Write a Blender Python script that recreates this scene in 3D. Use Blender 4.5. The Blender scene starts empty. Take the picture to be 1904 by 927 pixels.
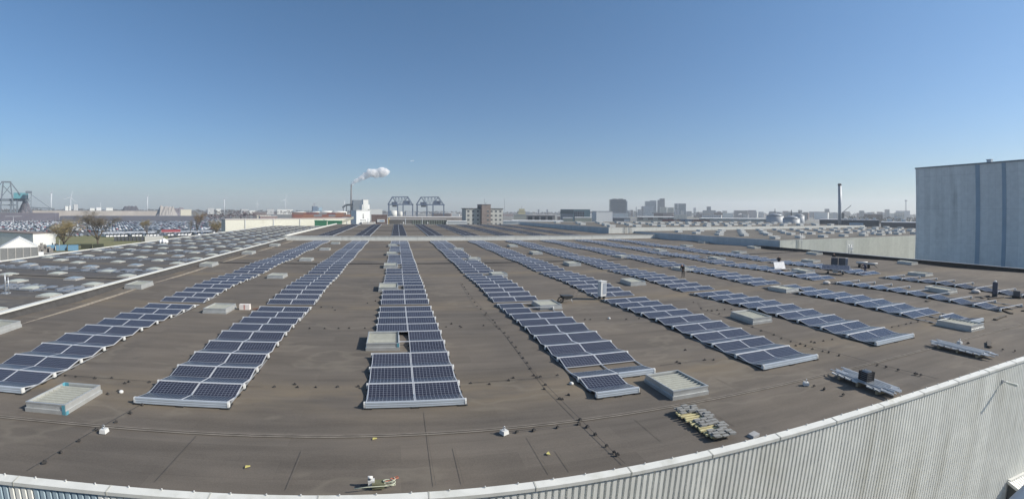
import bpy, bmesh, math, random
from mathutils import Vector, Matrix
random.seed(7)
sc = bpy.context.scene
COL = sc.collection
PI = math.pi
R = math.radians
# ------------------------------------------------------------------ survey helper
# lens of the photograph (pixel frame 1904 x 927), used to turn sightings into bearings
F, K3, CX, CY, YAW, ROLL = 815.25, -0.0934, 865.0, 390.2, -0.1555, 0.0057
EYE = 7.8            # metres above the solar roof; that roof is z = 0
GZ = -12.0           # street level

def ray(px, py):
    u, v = px - CX, -(py - CY)
    r = math.hypot(u, v) + 1e-9
    th = r / F + K3 * (r / F) ** 3
    x, y, z = u / r * math.sin(th), v / r * math.sin(th), -math.cos(th)
    c, s = math.cos(ROLL), math.sin(ROLL)
    x, y = c * x - s * y, s * x + c * y
    X, Y, Z = x, -z, y
    c, s = math.cos(YAW), math.sin(YAW)
    return Vector((c * X - s * Y, s * X + c * Y, Z))

def bearing(px, py=392):
    d = ray(px, py)
    return math.atan2(d.x, d.y)

def spot(px, dist, py=392):
    a = bearing(px, py)
    return Vector((dist * math.sin(a), dist * math.cos(a), GZ))

def height(px, py, dist):
    d = ray(px, py)
    return EYE + dist * d.z / math.hypot(d.x, d.y)

def at(px, py, z=0.0):
    d = ray(px, py)
    t = (z - EYE) / d.z
    return Vector((d.x * t, d.y * t, z))

# ------------------------------------------------------------------ materials
MATS = {}
def nodes(name):
    m = bpy.data.materials.new(name); m.use_nodes = True
    return m, m.node_tree, m.node_tree.nodes['Principled BSDF']

def mat(name, col, rough=0.7, metal=0.0, noise=0.12, scale=3.0, coat=0.0, spec=None, stretch=(1, 1, 1)):
    """plain paint / metal / plastic with a little uneven colour"""
    if name in MATS: return MATS[name]
    m, nt, b = nodes(name)
    b.inputs['Roughness'].default_value = rough
    b.inputs['Metallic'].default_value = metal
    if coat: b.inputs['Coat Weight'].default_value = coat
    if spec is not None: b.inputs['Specular IOR Level'].default_value = spec
    if noise:
        tc = nt.nodes.new('ShaderNodeTexCoord'); mp = nt.nodes.new('ShaderNodeMapping')
        mp.inputs['Scale'].default_value = stretch
        n = nt.nodes.new('ShaderNodeTexNoise'); n.inputs['Scale'].default_value = scale; n.inputs['Detail'].default_value = 5
        rp = nt.nodes.new('ShaderNodeMapRange')
        rp.inputs['From Min'].default_value = .3; rp.inputs['From Max'].default_value = .7
        rp.inputs['To Min'].default_value = 1 - noise; rp.inputs['To Max'].default_value = 1 + noise
        mx = nt.nodes.new('ShaderNodeMix'); mx.data_type = 'RGBA'; mx.blend_type = 'MULTIPLY'; mx.inputs[0].default_value = 1
        mx.inputs[6].default_value = (*col, 1)
        nt.links.new(tc.outputs['Object'], mp.inputs['Vector']); nt.links.new(mp.outputs[0], n.inputs['Vector'])
        nt.links.new(n.outputs['Fac'], rp.inputs['Value']); nt.links.new(rp.outputs[0], mx.inputs[7])
        nt.links.new(mx.outputs[2], b.inputs['Base Color'])
    else:
        b.inputs['Base Color'].default_value = (*col, 1)
    MATS[name] = m
    return m

def math_node(nt, op, a, b=None, c=None):
    n = nt.nodes.new('ShaderNodeMath'); n.operation = op
    for i, v in enumerate((a, b, c)):
        if v is None: continue
        if isinstance(v, (int, float)): n.inputs[i].default_value = v
        else: nt.links.new(v, n.inputs[i])
    return n.outputs[0]

def mixc(nt, fac, a, b, mode='MIX'):
    mx = nt.nodes.new('ShaderNodeMix'); mx.data_type = 'RGBA'; mx.blend_type = mode
    for i, v in ((0, fac), (6, a), (7, b)):
        if isinstance(v, (int, float)): mx.inputs[i].default_value = v
        elif isinstance(v, tuple): mx.inputs[i].default_value = (*v, 1)
        else: nt.links.new(v, mx.inputs[i])
    return mx.outputs[2]

def noise_node(nt, vec, scale, detail=4, rough=.55):
    n = nt.nodes.new('ShaderNodeTexNoise'); n.inputs['Scale'].default_value = scale
    n.inputs['Detail'].default_value = detail; n.inputs['Roughness'].default_value = rough
    nt.links.new(vec, n.inputs['Vector']); return n.outputs['Fac']

def remap(nt, v, a, b, c, d):
    n = nt.nodes.new('ShaderNodeMapRange')
    for i, x in zip(('From Min', 'From Max', 'To Min', 'To Max'), (a, b, c, d)): n.inputs[i].default_value = x
    nt.links.new(v, n.inputs['Value']); return n.outputs[0]

def scaled(nt, vec, s):
    mp = nt.nodes.new('ShaderNodeMapping'); mp.inputs['Scale'].default_value = s
    nt.links.new(vec, mp.inputs['Vector']); return mp.outputs[0]

def bitumen(name, col, warm, period=17.4, first=17.8, stains=True):
    """torched bitumen roofing: one metre rolls, lap seams, silt where water stands"""
    m, nt, b = nodes(name)
    geo = nt.nodes.new('ShaderNodeNewGeometry'); pos = geo.outputs['Position']
    sx = nt.nodes.new('ShaderNodeSeparateXYZ'); nt.links.new(pos, sx.inputs[0])
    br = nt.nodes.new('ShaderNodeTexBrick')
    br.inputs['Scale'].default_value = 1.0; br.inputs['Brick Width'].default_value = 7.5; br.inputs['Row Height'].default_value = 0.98
    br.inputs['Mortar Size'].default_value = .012; br.inputs['Mortar Smooth'].default_value = .6
    br.inputs['Color1'].default_value = (.37, .37, .37, 1); br.inputs['Color2'].default_value = (.63, .63, .63, 1); br.inputs['Mortar'].default_value = (.3, .3, .3, 1)
    nt.links.new(pos, br.inputs['Vector'])
    n1 = noise_node(nt, pos, .12, 5); n2 = noise_node(nt, scaled(nt, pos, (.35, 2.2, 1)), .7, 6); n3 = noise_node(nt, pos, 22, 3)
    f = math_node(nt, 'ADD', remap(nt, br.outputs['Color'], 0, 1, -.3, .3), 1.0)
    f = math_node(nt, 'ADD', f, remap(nt, n1, .3, .7, -.13, .13))
    f = math_node(nt, 'ADD', f, remap(nt, n2, .3, .7, -.13, .13))
    f = math_node(nt, 'ADD', f, remap(nt, n3, .3, .7, -.1, .1))
    base = mixc(nt, remap(nt, n1, .35, .65, 0, 1), col, warm)
    rgb = nt.nodes.new('ShaderNodeCombineColor')
    for i in range(3): nt.links.new(f, rgb.inputs[i])
    c = mixc(nt, 1.0, base, rgb.outputs[0], 'MULTIPLY')
    if stains:
        ph = math_node(nt, 'FRACT', math_node(nt, 'ADD', math_node(nt, 'DIVIDE', math_node(nt, 'SUBTRACT', sx.outputs['Y'], first), period), .5))
        dist = math_node(nt, 'ABSOLUTE', math_node(nt, 'SUBTRACT', ph, .5))
        wet = math_node(nt, 'MULTIPLY', remap(nt, dist, 0, .15, 1, 0), remap(nt, noise_node(nt, scaled(nt, pos, (.25, .9, 1)), .55, 6, .65), .36, .62, 0, 1))
        c = mixc(nt, math_node(nt, 'MULTIPLY', wet, .62), c, (.215, .170, .112))
        spots = remap(nt, noise_node(nt, pos, .9, 3), .68, .78, 0, .35)
        c = mixc(nt, spots, c, (.06, .055, .05))
        pud = math_node(nt, 'ABSOLUTE', math_node(nt, 'SUBTRACT', noise_node(nt, scaled(nt, pos, (.5, 1, 1)), .16, 4, .6), .56))
        c = mixc(nt, remap(nt, pud, 0, .02, .3, 0), c, (.22, .195, .155))
    nt.links.new(c, b.inputs['Base Color'])
    b.inputs['Roughness'].default_value = .9; b.inputs['Specular IOR Level'].default_value = .25
    bp = nt.nodes.new('ShaderNodeBump'); bp.inputs['Strength'].default_value = .25; bp.inputs['Distance'].default_value = .02
    nt.links.new(n2, bp.inputs['Height']); nt.links.new(bp.outputs[0], b.inputs['Normal'])
    MATS[name] = m
    return m

def cell_mat(name, nx=12, ny=6, w=1.90, h=.93):
    """photovoltaic laminate: dark blue square cells on a pale back sheet under glass"""
    m, nt, b = nodes(name)
    tc = nt.nodes.new('ShaderNodeTexCoord'); sx = nt.nodes.new('ShaderNodeSeparateXYZ'); nt.links.new(tc.outputs['Object'], sx.inputs[0])
    def gap(v, n, size, wid):
        fr = math_node(nt, 'FRACT', math_node(nt, 'MULTIPLY', math_node(nt, 'ADD', v, size / 2), n / size))
        d = math_node(nt, 'ABSOLUTE', math_node(nt, 'SUBTRACT', fr, .5))
        return math_node(nt, 'GREATER_THAN', d, .5 - wid)
    g = math_node(nt, 'MAXIMUM', gap(sx.outputs['X'], nx, w, .035), gap(sx.outputs['Y'], ny, h, .035))
    bus = math_node(nt, 'MULTIPLY', gap(sx.outputs['Y'], ny * 3, h, .05), .12)
    info = nt.nodes.new('ShaderNodeObjectInfo')
    tint = mixc(nt, info.outputs['Random'], (.016, .018, .033), (.026, .028, .046))
    c = mixc(nt, math_node(nt, 'MAXIMUM', g, bus), tint, (.26, .28, .33))
    nt.links.new(c, b.inputs['Base Color'])
    b.inputs['Roughness'].default_value = .25; b.inputs['Specular IOR Level'].default_value = .28
    MATS[name] = m
    return m

def facade(name, wall, glass, fw, fh, ww=.6, wh=.5, rough=.6, jitter=.1, groove=0.0):
    """storeys of windows in a regular grid, in metres of the wall's own axes"""
    if name in MATS: return MATS[name]
    m, nt, b = nodes(name)
    tc = nt.nodes.new('ShaderNodeTexCoord'); sx = nt.nodes.new('ShaderNodeSeparateXYZ'); nt.links.new(tc.outputs['Object'], sx.inputs[0])
    u = math_node(nt, 'ADD', sx.outputs['X'], sx.outputs['Y'])
    def inside(v, p, w):
        fr = math_node(nt, 'FRACT', math_node(nt, 'ADD', math_node(nt, 'DIVIDE', v, p), 100.0))
        return math_node(nt, 'LESS_THAN', math_node(nt, 'ABSOLUTE', math_node(nt, 'SUBTRACT', fr, .5)), w / 2)
    geo = nt.nodes.new('ShaderNodeNewGeometry'); nz = nt.nodes.new('ShaderNodeSeparateXYZ'); nt.links.new(geo.outputs['Normal'], nz.inputs[0])
    vert = math_node(nt, 'LESS_THAN', math_node(nt, 'ABSOLUTE', nz.outputs['Z']), .5)
    w = math_node(nt, 'MULTIPLY', math_node(nt, 'MULTIPLY', inside(u, fw, ww), inside(sx.outputs['Z'], fh, wh)), vert)
    n = noise_node(nt, tc.outputs['Object'], .15, 4)
    wn = nt.nodes.new('ShaderNodeTexWhiteNoise'); wn.noise_dimensions = '2D'
    cb = nt.nodes.new('ShaderNodeCombineXYZ')
    nt.links.new(math_node(nt, 'FLOOR', math_node(nt, 'DIVIDE', u, fw)), cb.inputs[0]); nt.links.new(math_node(nt, 'FLOOR', math_node(nt, 'DIVIDE', sx.outputs['Z'], fh)), cb.inputs[1])
    nt.links.new(cb.outputs[0], wn.inputs['Vector'])
    gl = mixc(nt, math_node(nt, 'MULTIPLY', wn.outputs['Value'], .5), glass, tuple(min(1, x * 2 + .05) for x in glass))
    rg = nt.nodes.new('ShaderNodeCombineColor'); f = remap(nt, n, .3, .7, 1 - jitter, 1 + jitter)
    for i in range(3): nt.links.new(f, rg.inputs[i])
    wl = mixc(nt, 1.0, wall, rg.outputs[0], 'MULTIPLY')
    nt.links.new(mixc(nt, w, wl, gl), b.inputs['Base Color'])
    nt.links.new(remap(nt, w, 0, 1, rough, .15), b.inputs['Roughness'])
    MATS[name] = m
    return m

def streaked(name, col, dirt, amount=.5, sx=1.0, rough=.55, scale=.6, dirtscale=.25, sheet=0, joint=.07):
    """sheet cladding with vertical run-off streaks"""
    if name in MATS: return MATS[name]
    m, nt, b = nodes(name)
    tc = nt.nodes.new('ShaderNodeTexCoord'); v = tc.outputs['Object']
    st = noise_node(nt, scaled(nt, v, (sx, sx, .06)), scale, 6, .6)
    cl = noise_node(nt, v, dirtscale, 5)
    f = math_node(nt, 'MULTIPLY', remap(nt, st, .5, .72, 0, 1), remap(nt, cl, .42, .68, 0, amount))
    c = mixc(nt, f, col, dirt)
    n = remap(nt, noise_node(nt, v, 1.3, 4), .3, .7, .93, 1.06)
    rg = nt.nodes.new('ShaderNodeCombineColor')
    for i in range(3): nt.links.new(n, rg.inputs[i])
    c = mixc(nt, 1.0, c, rg.outputs[0], 'MULTIPLY')
    if sheet:
        sp = nt.nodes.new('ShaderNodeSeparateXYZ'); nt.links.new(v, sp.inputs[0]); u = math_node(nt, 'DIVIDE', math_node(nt, 'ADD', sp.outputs['X'], sp.outputs['Y']), sheet)
        wn = nt.nodes.new('ShaderNodeTexWhiteNoise'); wn.noise_dimensions = '1D'; nt.links.new(math_node(nt, 'FLOOR', u), wn.inputs['W'])
        f2 = remap(nt, wn.outputs['Value'], 0, 1, .93, 1.05)
        ed = math_node(nt, 'LESS_THAN', math_node(nt, 'FRACT', u), .03); f2 = math_node(nt, 'SUBTRACT', f2, math_node(nt, 'MULTIPLY', ed, joint))
        zj = math_node(nt, 'LESS_THAN', math_node(nt, 'FRACT', math_node(nt, 'DIVIDE', math_node(nt, 'ADD', sp.outputs['Z'], 100.3), 6.4)), .012); f2 = math_node(nt, 'SUBTRACT', f2, math_node(nt, 'MULTIPLY', zj, joint))
        cb = nt.nodes.new('ShaderNodeCombineColor')
        for i in range(3): nt.links.new(f2, cb.inputs[i])
        c = mixc(nt, 1.0, c, cb.outputs[0], 'MULTIPLY')
    nt.links.new(c, b.inputs['Base Color'])
    b.inputs['Roughness'].default_value = rough
    MATS[name] = m
    return m

M_ROOF = bitumen('roof_bitumen', (.122, .107, .092), (.136, .116, .095))
M_ROOF_LEFT = bitumen('left_roof_bitumen', (.102, .098, .096), (.095, .09, .087), stains=True, period=12.5, first=46.6)
M_ROOF_RIGHT = bitumen('right_roof_bitumen', (.135, .125, .11), (.15, .135, .115), stains=False)
M_UPSTAND = mat('bitumen_upstand', (.055, .052, .05), .9, noise=.2, scale=1.5)
M_JOINT = mat('joint_strip', (.03, .03, .032), .9)
M_CELL = cell_mat('solar_cells')
M_FRAME = mat('aluminium_frame', (.58, .59, .61), .45, .25, noise=.05)
M_DEFL = mat('aluzinc_sheet', (.47, .52, .57), .45, .3, noise=.08, scale=1.2)
M_GALV = mat('galvanised_steel', (.50, .52, .54), .45, .6, noise=.12, scale=6)
M_WHITE = mat('white_plastic', (.62, .62, .60), .5, noise=.05)
M_CONC = mat('concrete', (.34, .33, .31), .9, noise=.15, scale=5)
M_BLACK = mat('black_rubber', (.02, .02, .02), .85)
M_DARK = mat('dark_steel', (.05, .055, .06), .6)
M_LOUVRE = mat('vent_cream_slats', (.58, .58, .51), .5, .1, noise=.08, scale=4)
M_VENTFR = mat('vent_alu_frame', (.52, .53, .52), .4, .5, noise=.1, scale=2)
M_BLUETAPE = mat('blue_film', (.10, .29, .36), .4)
M_CAP = streaked('cap_white', (.64, .64, .60), (.36, .36, .29), .8, 3.0)
M_CLAD_W = streaked('cladding_white', (.80, .80, .745), (.44, .42, .33), .6, .9, scale=.8, sheet=1.038, joint=.0)
M_CLAD_B = streaked('cladding_blue', (.36, .46, .52), (.25, .31, .33), .4, 1.2)
M_CLAD_L = streaked('cladding_lavender', (.48, .51, .56), (.3, .32, .36), .4, 1.2)
M_PARAW = streaked('parapet_white', (.66, .66, .61), (.3, .3, .27), .6, 1.5)
M_SHADEWALL = streaked('shaded_sheet_wall', (.50, .53, .54), (.30, .33, .33), .5, .6, sheet=1.1)  # west walls: their shade is put into this bluish grey
M_LITWALL = streaked('lit_sheet_wall', (.56, .58, .52), (.38, .42, .34), .6, .5, sheet=1.1)  # south wall: its sunlit tone is put into the colour
M_TOWER = streaked('high_store_cladding', (.72, .72, .69), (.25, .26, .24), 1.0, .8, scale=.5, dirtscale=.09, sheet=1.15, joint=.13)
M_STRIPE = mat('blue_stripe', (.31, .39, .46), .5, noise=.08, scale=.5)
M_DOME = mat('acrylic_dome', (.45, .46, .39), .3, noise=.08, scale=4)
M_DOMEG = mat('clear_dome', (.25, .27, .285), .2, noise=.1, scale=4)
M_GROUND = None

# ------------------------------------------------------------------ mesh builder
class MB:
    def __init__(s): s.bm = bmesh.new(); s.mats = []; s.cur = 0
    def use(s, m):
        if m not in s.mats: s.mats.append(m)
        s.cur = s.mats.index(m); return s
    def face(s, pts):
        f = s.bm.faces.new([s.bm.verts.new(p) for p in pts]); f.material_index = s.cur; return f
    def hexa(s, p):
        v = [s.bm.verts.new(q) for q in p]
        for a in ((0, 3, 2, 1), (4, 5, 6, 7), (0, 1, 5, 4), (1, 2, 6, 5), (2, 3, 7, 6), (3, 0, 4, 7)):
            f = s.bm.faces.new([v[i] for i in a]); f.material_index = s.cur
        return s
    def box(s, x0, x1, y0, y1, z0, z1, M=None):
        p = [Vector(q) for q in ((x0, y0, z0), (x1, y0, z0), (x1, y1, z0), (x0, y1, z0), (x0, y0, z1), (x1, y0, z1), (x1, y1, z1), (x0, y1, z1))]
        if M is not None: p = [M @ q for q in p]
        return s.hexa(p)
    def bar(s, a, b, w, h=None):
        a, b = Vector(a), Vector(b); h = h or w
        d = (b - a).normalized(); up = Vector((0, 0, 1)) if abs(d.z) < .95 else Vector((1, 0, 0))
        x = d.cross(up).normalized() * w / 2; y = d.cross(x).normalized() * h / 2
        return s.hexa([a - x - y, a + x - y, a + x + y, a - x + y, b - x - y, b + x - y, b + x + y, b - x + y])
    def tube(s, pts, rad, n=8, close=True, smooth=True):
        pts = [Vector(p) for p in pts]; rad = rad if isinstance(rad, (list, tuple)) else [rad] * len(pts)
        rings = []
        for i, p in enumerate(pts):
            d = (pts[min(i + 1, len(pts) - 1)] - pts[max(i - 1, 0)]).normalized()
            up = Vector((0, 0, 1)) if abs(d.z) < .9 else Vector((1, 0, 0))
            x = d.cross(up).normalized(); y = d.cross(x)
            rings.append([s.bm.verts.new(p + (x * math.cos(t) + y * math.sin(t)) * rad[i]) for t in [2 * PI * k / n for k in range(n)]])
        for a, b in zip(rings, rings[1:]):
            for k in range(n):
                f = s.bm.faces.new((a[k], a[(k + 1) % n], b[(k + 1) % n], b[k])); f.material_index = s.cur; f.smooth = smooth
        if close:
            for r_ in (rings[0][::-1], rings[-1]):
                f = s.bm.faces.new(r_); f.material_index = s.cur
        return s
    def lathe(s, prof, cx=0, cy=0, n=20, smooth=True):
        return s.tube([(cx, cy, z) for r_, z in prof], [max(r_, .001) for r_, z in prof], n, True, smooth)
    def build(s, name, parent=None, loc=None, rz=0, mat_=None):
        me = bpy.data.meshes.new(name)
        bmesh.ops.recalc_face_normals(s.bm, faces=s.bm.faces)
        s.bm.to_mesh(me); s.bm.free()
        for m in ([mat_] if mat_ else s.mats): me.materials.append(m)
        return put(name, me, parent, loc, rz)

def put(name, me, parent=None, loc=None, rz=0):
    o = bpy.data.objects.new(name, me); COL.objects.link(o)
    if loc is not None: o.location = loc
    o.rotation_euler = (0, 0, rz)
    if parent is not None: o.parent = parent
    return o

def tag(o, label=None, cat=None, group=None, kind=None):
    if label: o['label'] = label
    if cat: o['category'] = cat
    if group: o['group'] = group
    if kind: o['kind'] = kind
    return o

def thing(name, label, cat, loc=(0, 0, 0), rz=0, group=None):
    o = bpy.data.objects.new(name, None); COL.objects.link(o); o.empty_display_size = .3
    o.location = loc; o.rotation_euler = (0, 0, rz)
    return tag(o, label, cat, group)

def copy_tree(o, parent=None):
    c = o.copy(); COL.objects.link(c); c.parent = parent
    for ch in o.children: copy_tree(ch, c)
    return c

ORD = ['first', 'second', 'third', 'fourth', 'fifth', 'sixth', 'seventh', 'eighth', 'ninth', 'tenth', 'eleventh', 'twelfth', 'thirteenth',
       'fourteenth', 'fifteenth', 'sixteenth', 'seventeenth', 'eighteenth', 'nineteenth', 'twentieth'] + ['twenty-' + x for x in
       ('first', 'second', 'third', 'fourth', 'fifth', 'sixth', 'seventh', 'eighth', 'ninth')] + ['thirtieth'] + ['thirty-' + x for x in ('first', 'second', 'third', 'fourth', 'fifth', 'sixth', 'seventh', 'eighth', 'ninth')]

# ------------------------------------------------------------------ roof relief: shallow falls to valleys every 17.4 m
def rz_(y):
    if y < 11.2 or y > 110.4: return 0.0
    p = ((y - 17.8) / 17.4) % 1.0
    w = (1 - abs(2 * p - 1))
    return -.10 + .20 * w

# ------------------------------------------------------------------ main building with the solar roof
W_Y = 10.72                          # face of the near wall
main = thing('warehouse', 'huge low warehouse with brown flat roof carrying rows of solar panels', 'building', (0, 10.7, GZ))
def local(o, p=main):                # keep world coordinates for a child of a moved thing
    o.parent = p; o.location = -Vector(p.location); return o
mb = MB().use(M_ROOF)
xs = (-28.0, 76.5); ys = [10.9] + [17.8 + 8.7 * i for i in range(-1, 11) if 11 < 17.8 + 8.7 * i < 110] + [110.6]
def redge(y): return 75.5 + (75 - y) * .052 if y < 75 else 75.5
for a, b in zip(ys, ys[1:]):
    mb.face([(-28, a, rz_(a)), (redge(a), a, rz_(a)), (redge(b), b, rz_(b)), (-28, b, rz_(b))])
local(mb.build('roof'))
mb = MB().use(M_JOINT)               # expansion joint across the roof
mb.box(-27.7, redge(62), 62.35, 62.75, rz_(62.5) - .05, rz_(62.5) + .09)
local(mb.build('expansion_joint'))
# body of the building below the roof
for a_ in ((-28.2, -28.0, 11, 205, GZ, -.35), (78.9, 79.1, 11, 74, GZ, -.3)):
    mb = MB().use(M_CLAD_W); mb.box(*a_); local(mb.build('side_wall'))
# corrugated front wall, folded sheet with ribs
mb = MB(); pitch = .2076
x = -36.0; i = 0
while x < 82:
    m = M_CLAD_W
    if x < -11.55: m = M_CLAD_L if int((x + 40) / 1.1) % 3 == 0 else M_CLAD_B
    elif -10.68 < x < -8.78 or -7.35 < x < -5.6: m = M_CLAD_B
    mb.use(m)
    c = .118; s_ = .022; y0, y1 = W_Y - .042, W_Y
    prof = [(x, y1), (x + s_, y0), (x + s_ + c, y0), (x + 2 * s_ + c, y1), (x + pitch, y1)]
    for (ax, ay), (bx, by) in zip(prof, prof[1:]):
        mb.face([(ax, ay, GZ), (bx, by, GZ), (bx, by, -.07), (ax, ay, -.07)])
    x += pitch
wall = local(mb.build('corrugated_wall'))
# metal coping in three metre lengths, each with its cover strip
for k in range(-9, 27):
    x0 = 3.73 + 3 * (k - 1) + .02; x1 = x0 + 2.96
    mb = MB().use(M_CAP)
    tl = random.uniform(-.004, .004)
    mb.hexa([(x0, 10.64, -.03), (x1, 10.64, -.03), (x1, 10.89, .01), (x0, 10.89, .01), (x0, 10.64, .03 + tl), (x1, 10.64, .03 - tl), (x1, 10.89, .07 - tl), (x0, 10.89, .07 + tl)])
    mb.box(x0, x1, 10.628, 10.641, -.085, .028)
    mb.box(x0, x1, 10.892, 10.91, -.1, .06)
    cp = local(mb.build('coping'))
    mb = MB().use(mat('cover_strip_grey', (.42, .42, .38), .6, noise=.2))
    mb.hexa([(x0 - .035, 10.625, .034), (x0 + .008, 10.625, .034), (x0 + .008, 10.89, .076), (x0 - .035, 10.89, .076), (x0 - .035, 10.625, .04), (x0 + .008, 10.625, .04), (x0 + .008, 10.89, .083), (x0 - .035, 10.89, .083)]); mb.box(x0 - .035, x0 + .008, 10.62, 10.627, -.09, .04)
    j = mb.build('cover_strip'); j.parent = cp
    for q in (.55, 1.55, 2.5):        # wire clips standing on the coping
        mb = MB().use(M_WHITE); mb.box(x0 + q, x0 + q + .03, 10.85, 10.875, .06, .125); j = mb.build('wire_clip'); j.parent = cp
# left parapet
mb = MB().use(M_UPSTAND); mb.box(-28.0, -27.86, 11, 110.5, -.1, .52); mb.hexa([(-27.86, 11, -.1), (-27.5, 11, -.1), (-27.5, 110.5, -.1), (-27.86, 110.5, -.1), (-27.86, 11, .3), (-27.84, 11, .3), (-27.84, 110.5, .3), (-27.86, 110.5, .3)])
local(mb.build('left_upstand'))
mb = MB().use(M_CAP); mb.box(-28.35, -27.8, 10.9, 110.6, .5, .60); local(mb.build('left_coping'))
# right parapet
mb = MB().use(M_UPSTAND)
mb.hexa([(redge(11), 11, -.1), (redge(11) + .3, 11, -.1), (75.8, 75, -.1), (75.5, 75, -.1), (redge(11), 11, .55), (redge(11) + .3, 11, .55), (75.8, 75, .55), (75.5, 75, .55)])
local(mb.build('right_upstand'))
mb = MB().use(M_GALV)
mb.hexa([(redge(11) - .05, 11, .56), (redge(11) + .35, 11, .56), (75.85, 60, .56), (75.45, 60, .56), (redge(11) - .05, 11, .6), (redge(11) + .35, 11, .6), (75.85, 60, .6), (75.45, 60, .6)])
local(mb.build('right_coping'))
# step up to the far half of the roof
mb = MB().use(M_PARAW); mb.box(-28.0, 74.6, 110.6, 110.85, -.3, 1.05); local(mb.build('step_wall'))
mb = MB().use(M_CAP); mb.box(-28.3, 74.8, 110.52, 110.95, 1.05, 1.12); local(mb.build('step_coping'))
mb = MB().use(M_ROOF)
for a, b in ((110.9, 140), (140, 172), (172, 205.5)):
    mb.face([(-28, a, .95), (64 if b < 130 else 60, a, .95), (60, b, .95), (-28, b, .95)])
mb.box(60, 74.5, 111, 121, .90, .949)
local(mb.build('far_roof'))
mb = MB().use(M_JOINT); mb.box(-27.5, 59.6, 141, 141.5, .9, 1.03); mb.box(-27.5, 59.6, 172, 172.5, .9, 1.03); local(mb.build('far_joint'))
mb = MB().use(M_CAP); mb.box(-28.3, -27.8, 111, 205, .95, 1.35); mb.box(-28.3, 60, 205.3, 205.7, .8, 1.0); local(mb.build('far_coping'))
mb = MB().use(M_CLAD_W); mb.box(-28, 60, 205.5, 205.7, GZ, .8); local(mb.build('back_wall'))
for px in (672, 696, 750, 795, 830):
    p = at(px, 417, 1.0); mb = MB().use(M_WHITE); mb.lathe([(.22, .95), (.25, 1.5), (.3, 1.6), (.3, 2.0), (.1, 2.1)], p.x, 203.5, 10); local(mb.build('vent_pipe'))

# a thin membrane lap and safety line that runs along the front edge of the roof
mb = MB().use(mat('pale_lap_edge', (.225, .20, .17), .9, noise=.25, scale=2))
mb.box(-27.3, 74, 14.32, 14.365, rz_(14.3) - .01, rz_(14.3) + .007); mb.box(-27.3, 74, 14.46, 14.49, rz_(14.4) - .01, rz_(14.4) + .007)
mb.box(-25.55, -25.52, 12, 108, -.05, .115)
local(mb.build('lap_edge'))
for x, y0, y1 in ((.95, 11.2, 16.2), (1.75, 11.2, 13.3), (-3.2, 11.2, 13.4), (4.35, 11.2, 13.6), (5.0, 11.2, 12.5), (-7.1, 11.3, 14.2), (11.9, 12.0, 14.1), (14.6, 14.6, 16.4), (8.7, 12, 13.9), (19.7, 14.6, 16), (27.0, 13.0, 15.2)):
    mb = MB().use(mat('dark_lap', (.108, .095, .082), .95, noise=.25)); mb.face([(x, y0, rz_(y0) + .005), (x + .018, y0, rz_(y0) + .005), (x + .018, y1, rz_(y1) + .005), (x, y1, rz_(y1) + .005)])
    local(mb.build('lap_seam'))

# ------------------------------------------------------------------ solar arrays
PW, PH, TH = 1.96, .99, .038
mb = MB().use(M_FRAME); mb.box(-PW / 2, PW / 2, -PH / 2, PH / 2, -TH, 0)
mb.use(M_CELL); mb.face([(-PW / 2 + .036, -PH / 2 + .036, .003), (PW / 2 - .036, -PH / 2 + .036, .003), (PW / 2 - .036, PH / 2 - .036, .003), (-PW / 2 + .036, PH / 2 - .036, .003)])
PANEL = mb.build('solar_panel'); panel_me = PANEL.data; bpy.data.objects.remove(PANEL)
TILT = R(10.2)
def rail_mesh(half):                     # ridge rail with its white end hoods
    mb = MB().use(M_FRAME); mb.box(-half, half, -.03, .03, .232, .28)
    for sx in (-1, 1):
        mb.use(M_WHITE)
        q = [(-.09, .06), (-.085, .2), (-.05, .275), (.05, .275), (.085, .2), (.09, .06)]
        a = [mb.bm.verts.new((sx * half, y, z)) for y, z in q]; b = [mb.bm.verts.new((sx * (half + .07), y * .9, z)) for y, z in q]
        for i in range(len(q)):
            f = mb.bm.faces.new((a[i], a[(i + 1) % len(q)], b[(i + 1) % len(q)], b[i])); f.material_index = mb.cur
        for ring in (a, b):
            f = mb.bm.faces.new(ring); f.material_index = mb.cur
        mb.use(M_DARK); mb.box(sx * (half - .25), sx * (half + .1), -.12, .12, 0, .03)
    mb.use(M_DARK); mb.box(-.12, .12, -.12, .12, 0, .03)
    o = mb.build('ridge_rail'); me = o.data; bpy.data.objects.remove(o); return me
RAIL = rail_mesh(1.99)
def base_mesh(length):
    mb = MB().use(M_GALV)
    for x in (-1.97, 0, 1.97): mb.box(x - .03, x + .03, 0, length, .03, .07)
    for x in (-1.97, 0, 1.97):
        mb.use(M_BLACK)
        for k in range(int(length / .98)): mb.box(x - .1, x + .1, .15 + k * .98, .4 + k * .98, 0, .03)
        mb.use(M_GALV)
    return mb
def deflector_mesh(x0, x1):
    mb = MB().use(M_DEFL)
    prof = [(0, .285), (-.035, .28), (-.045, .23), (-.035, .19), (-.05, .15), (-.04, .11), (-.055, .05), (-.02, .045)]
    for (ay, az), (by, bz) in zip(prof, prof[1:]):
        mb.face([(x0, ay, az), (x1, ay, az), (x1, by, bz), (x0, by, bz)])
    mb.face([(x0, y, z) for y, z in prof]); mb.face([(x1, y, z) for y, z in prof[::-1]])
    mb.use(M_BLACK)
    for x in (x0 + .1, (x0 + x1) / 2, x1 - .1): mb.box(x - .15, x + .15, -.1, .2, 0, .05)
    return mb

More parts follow.
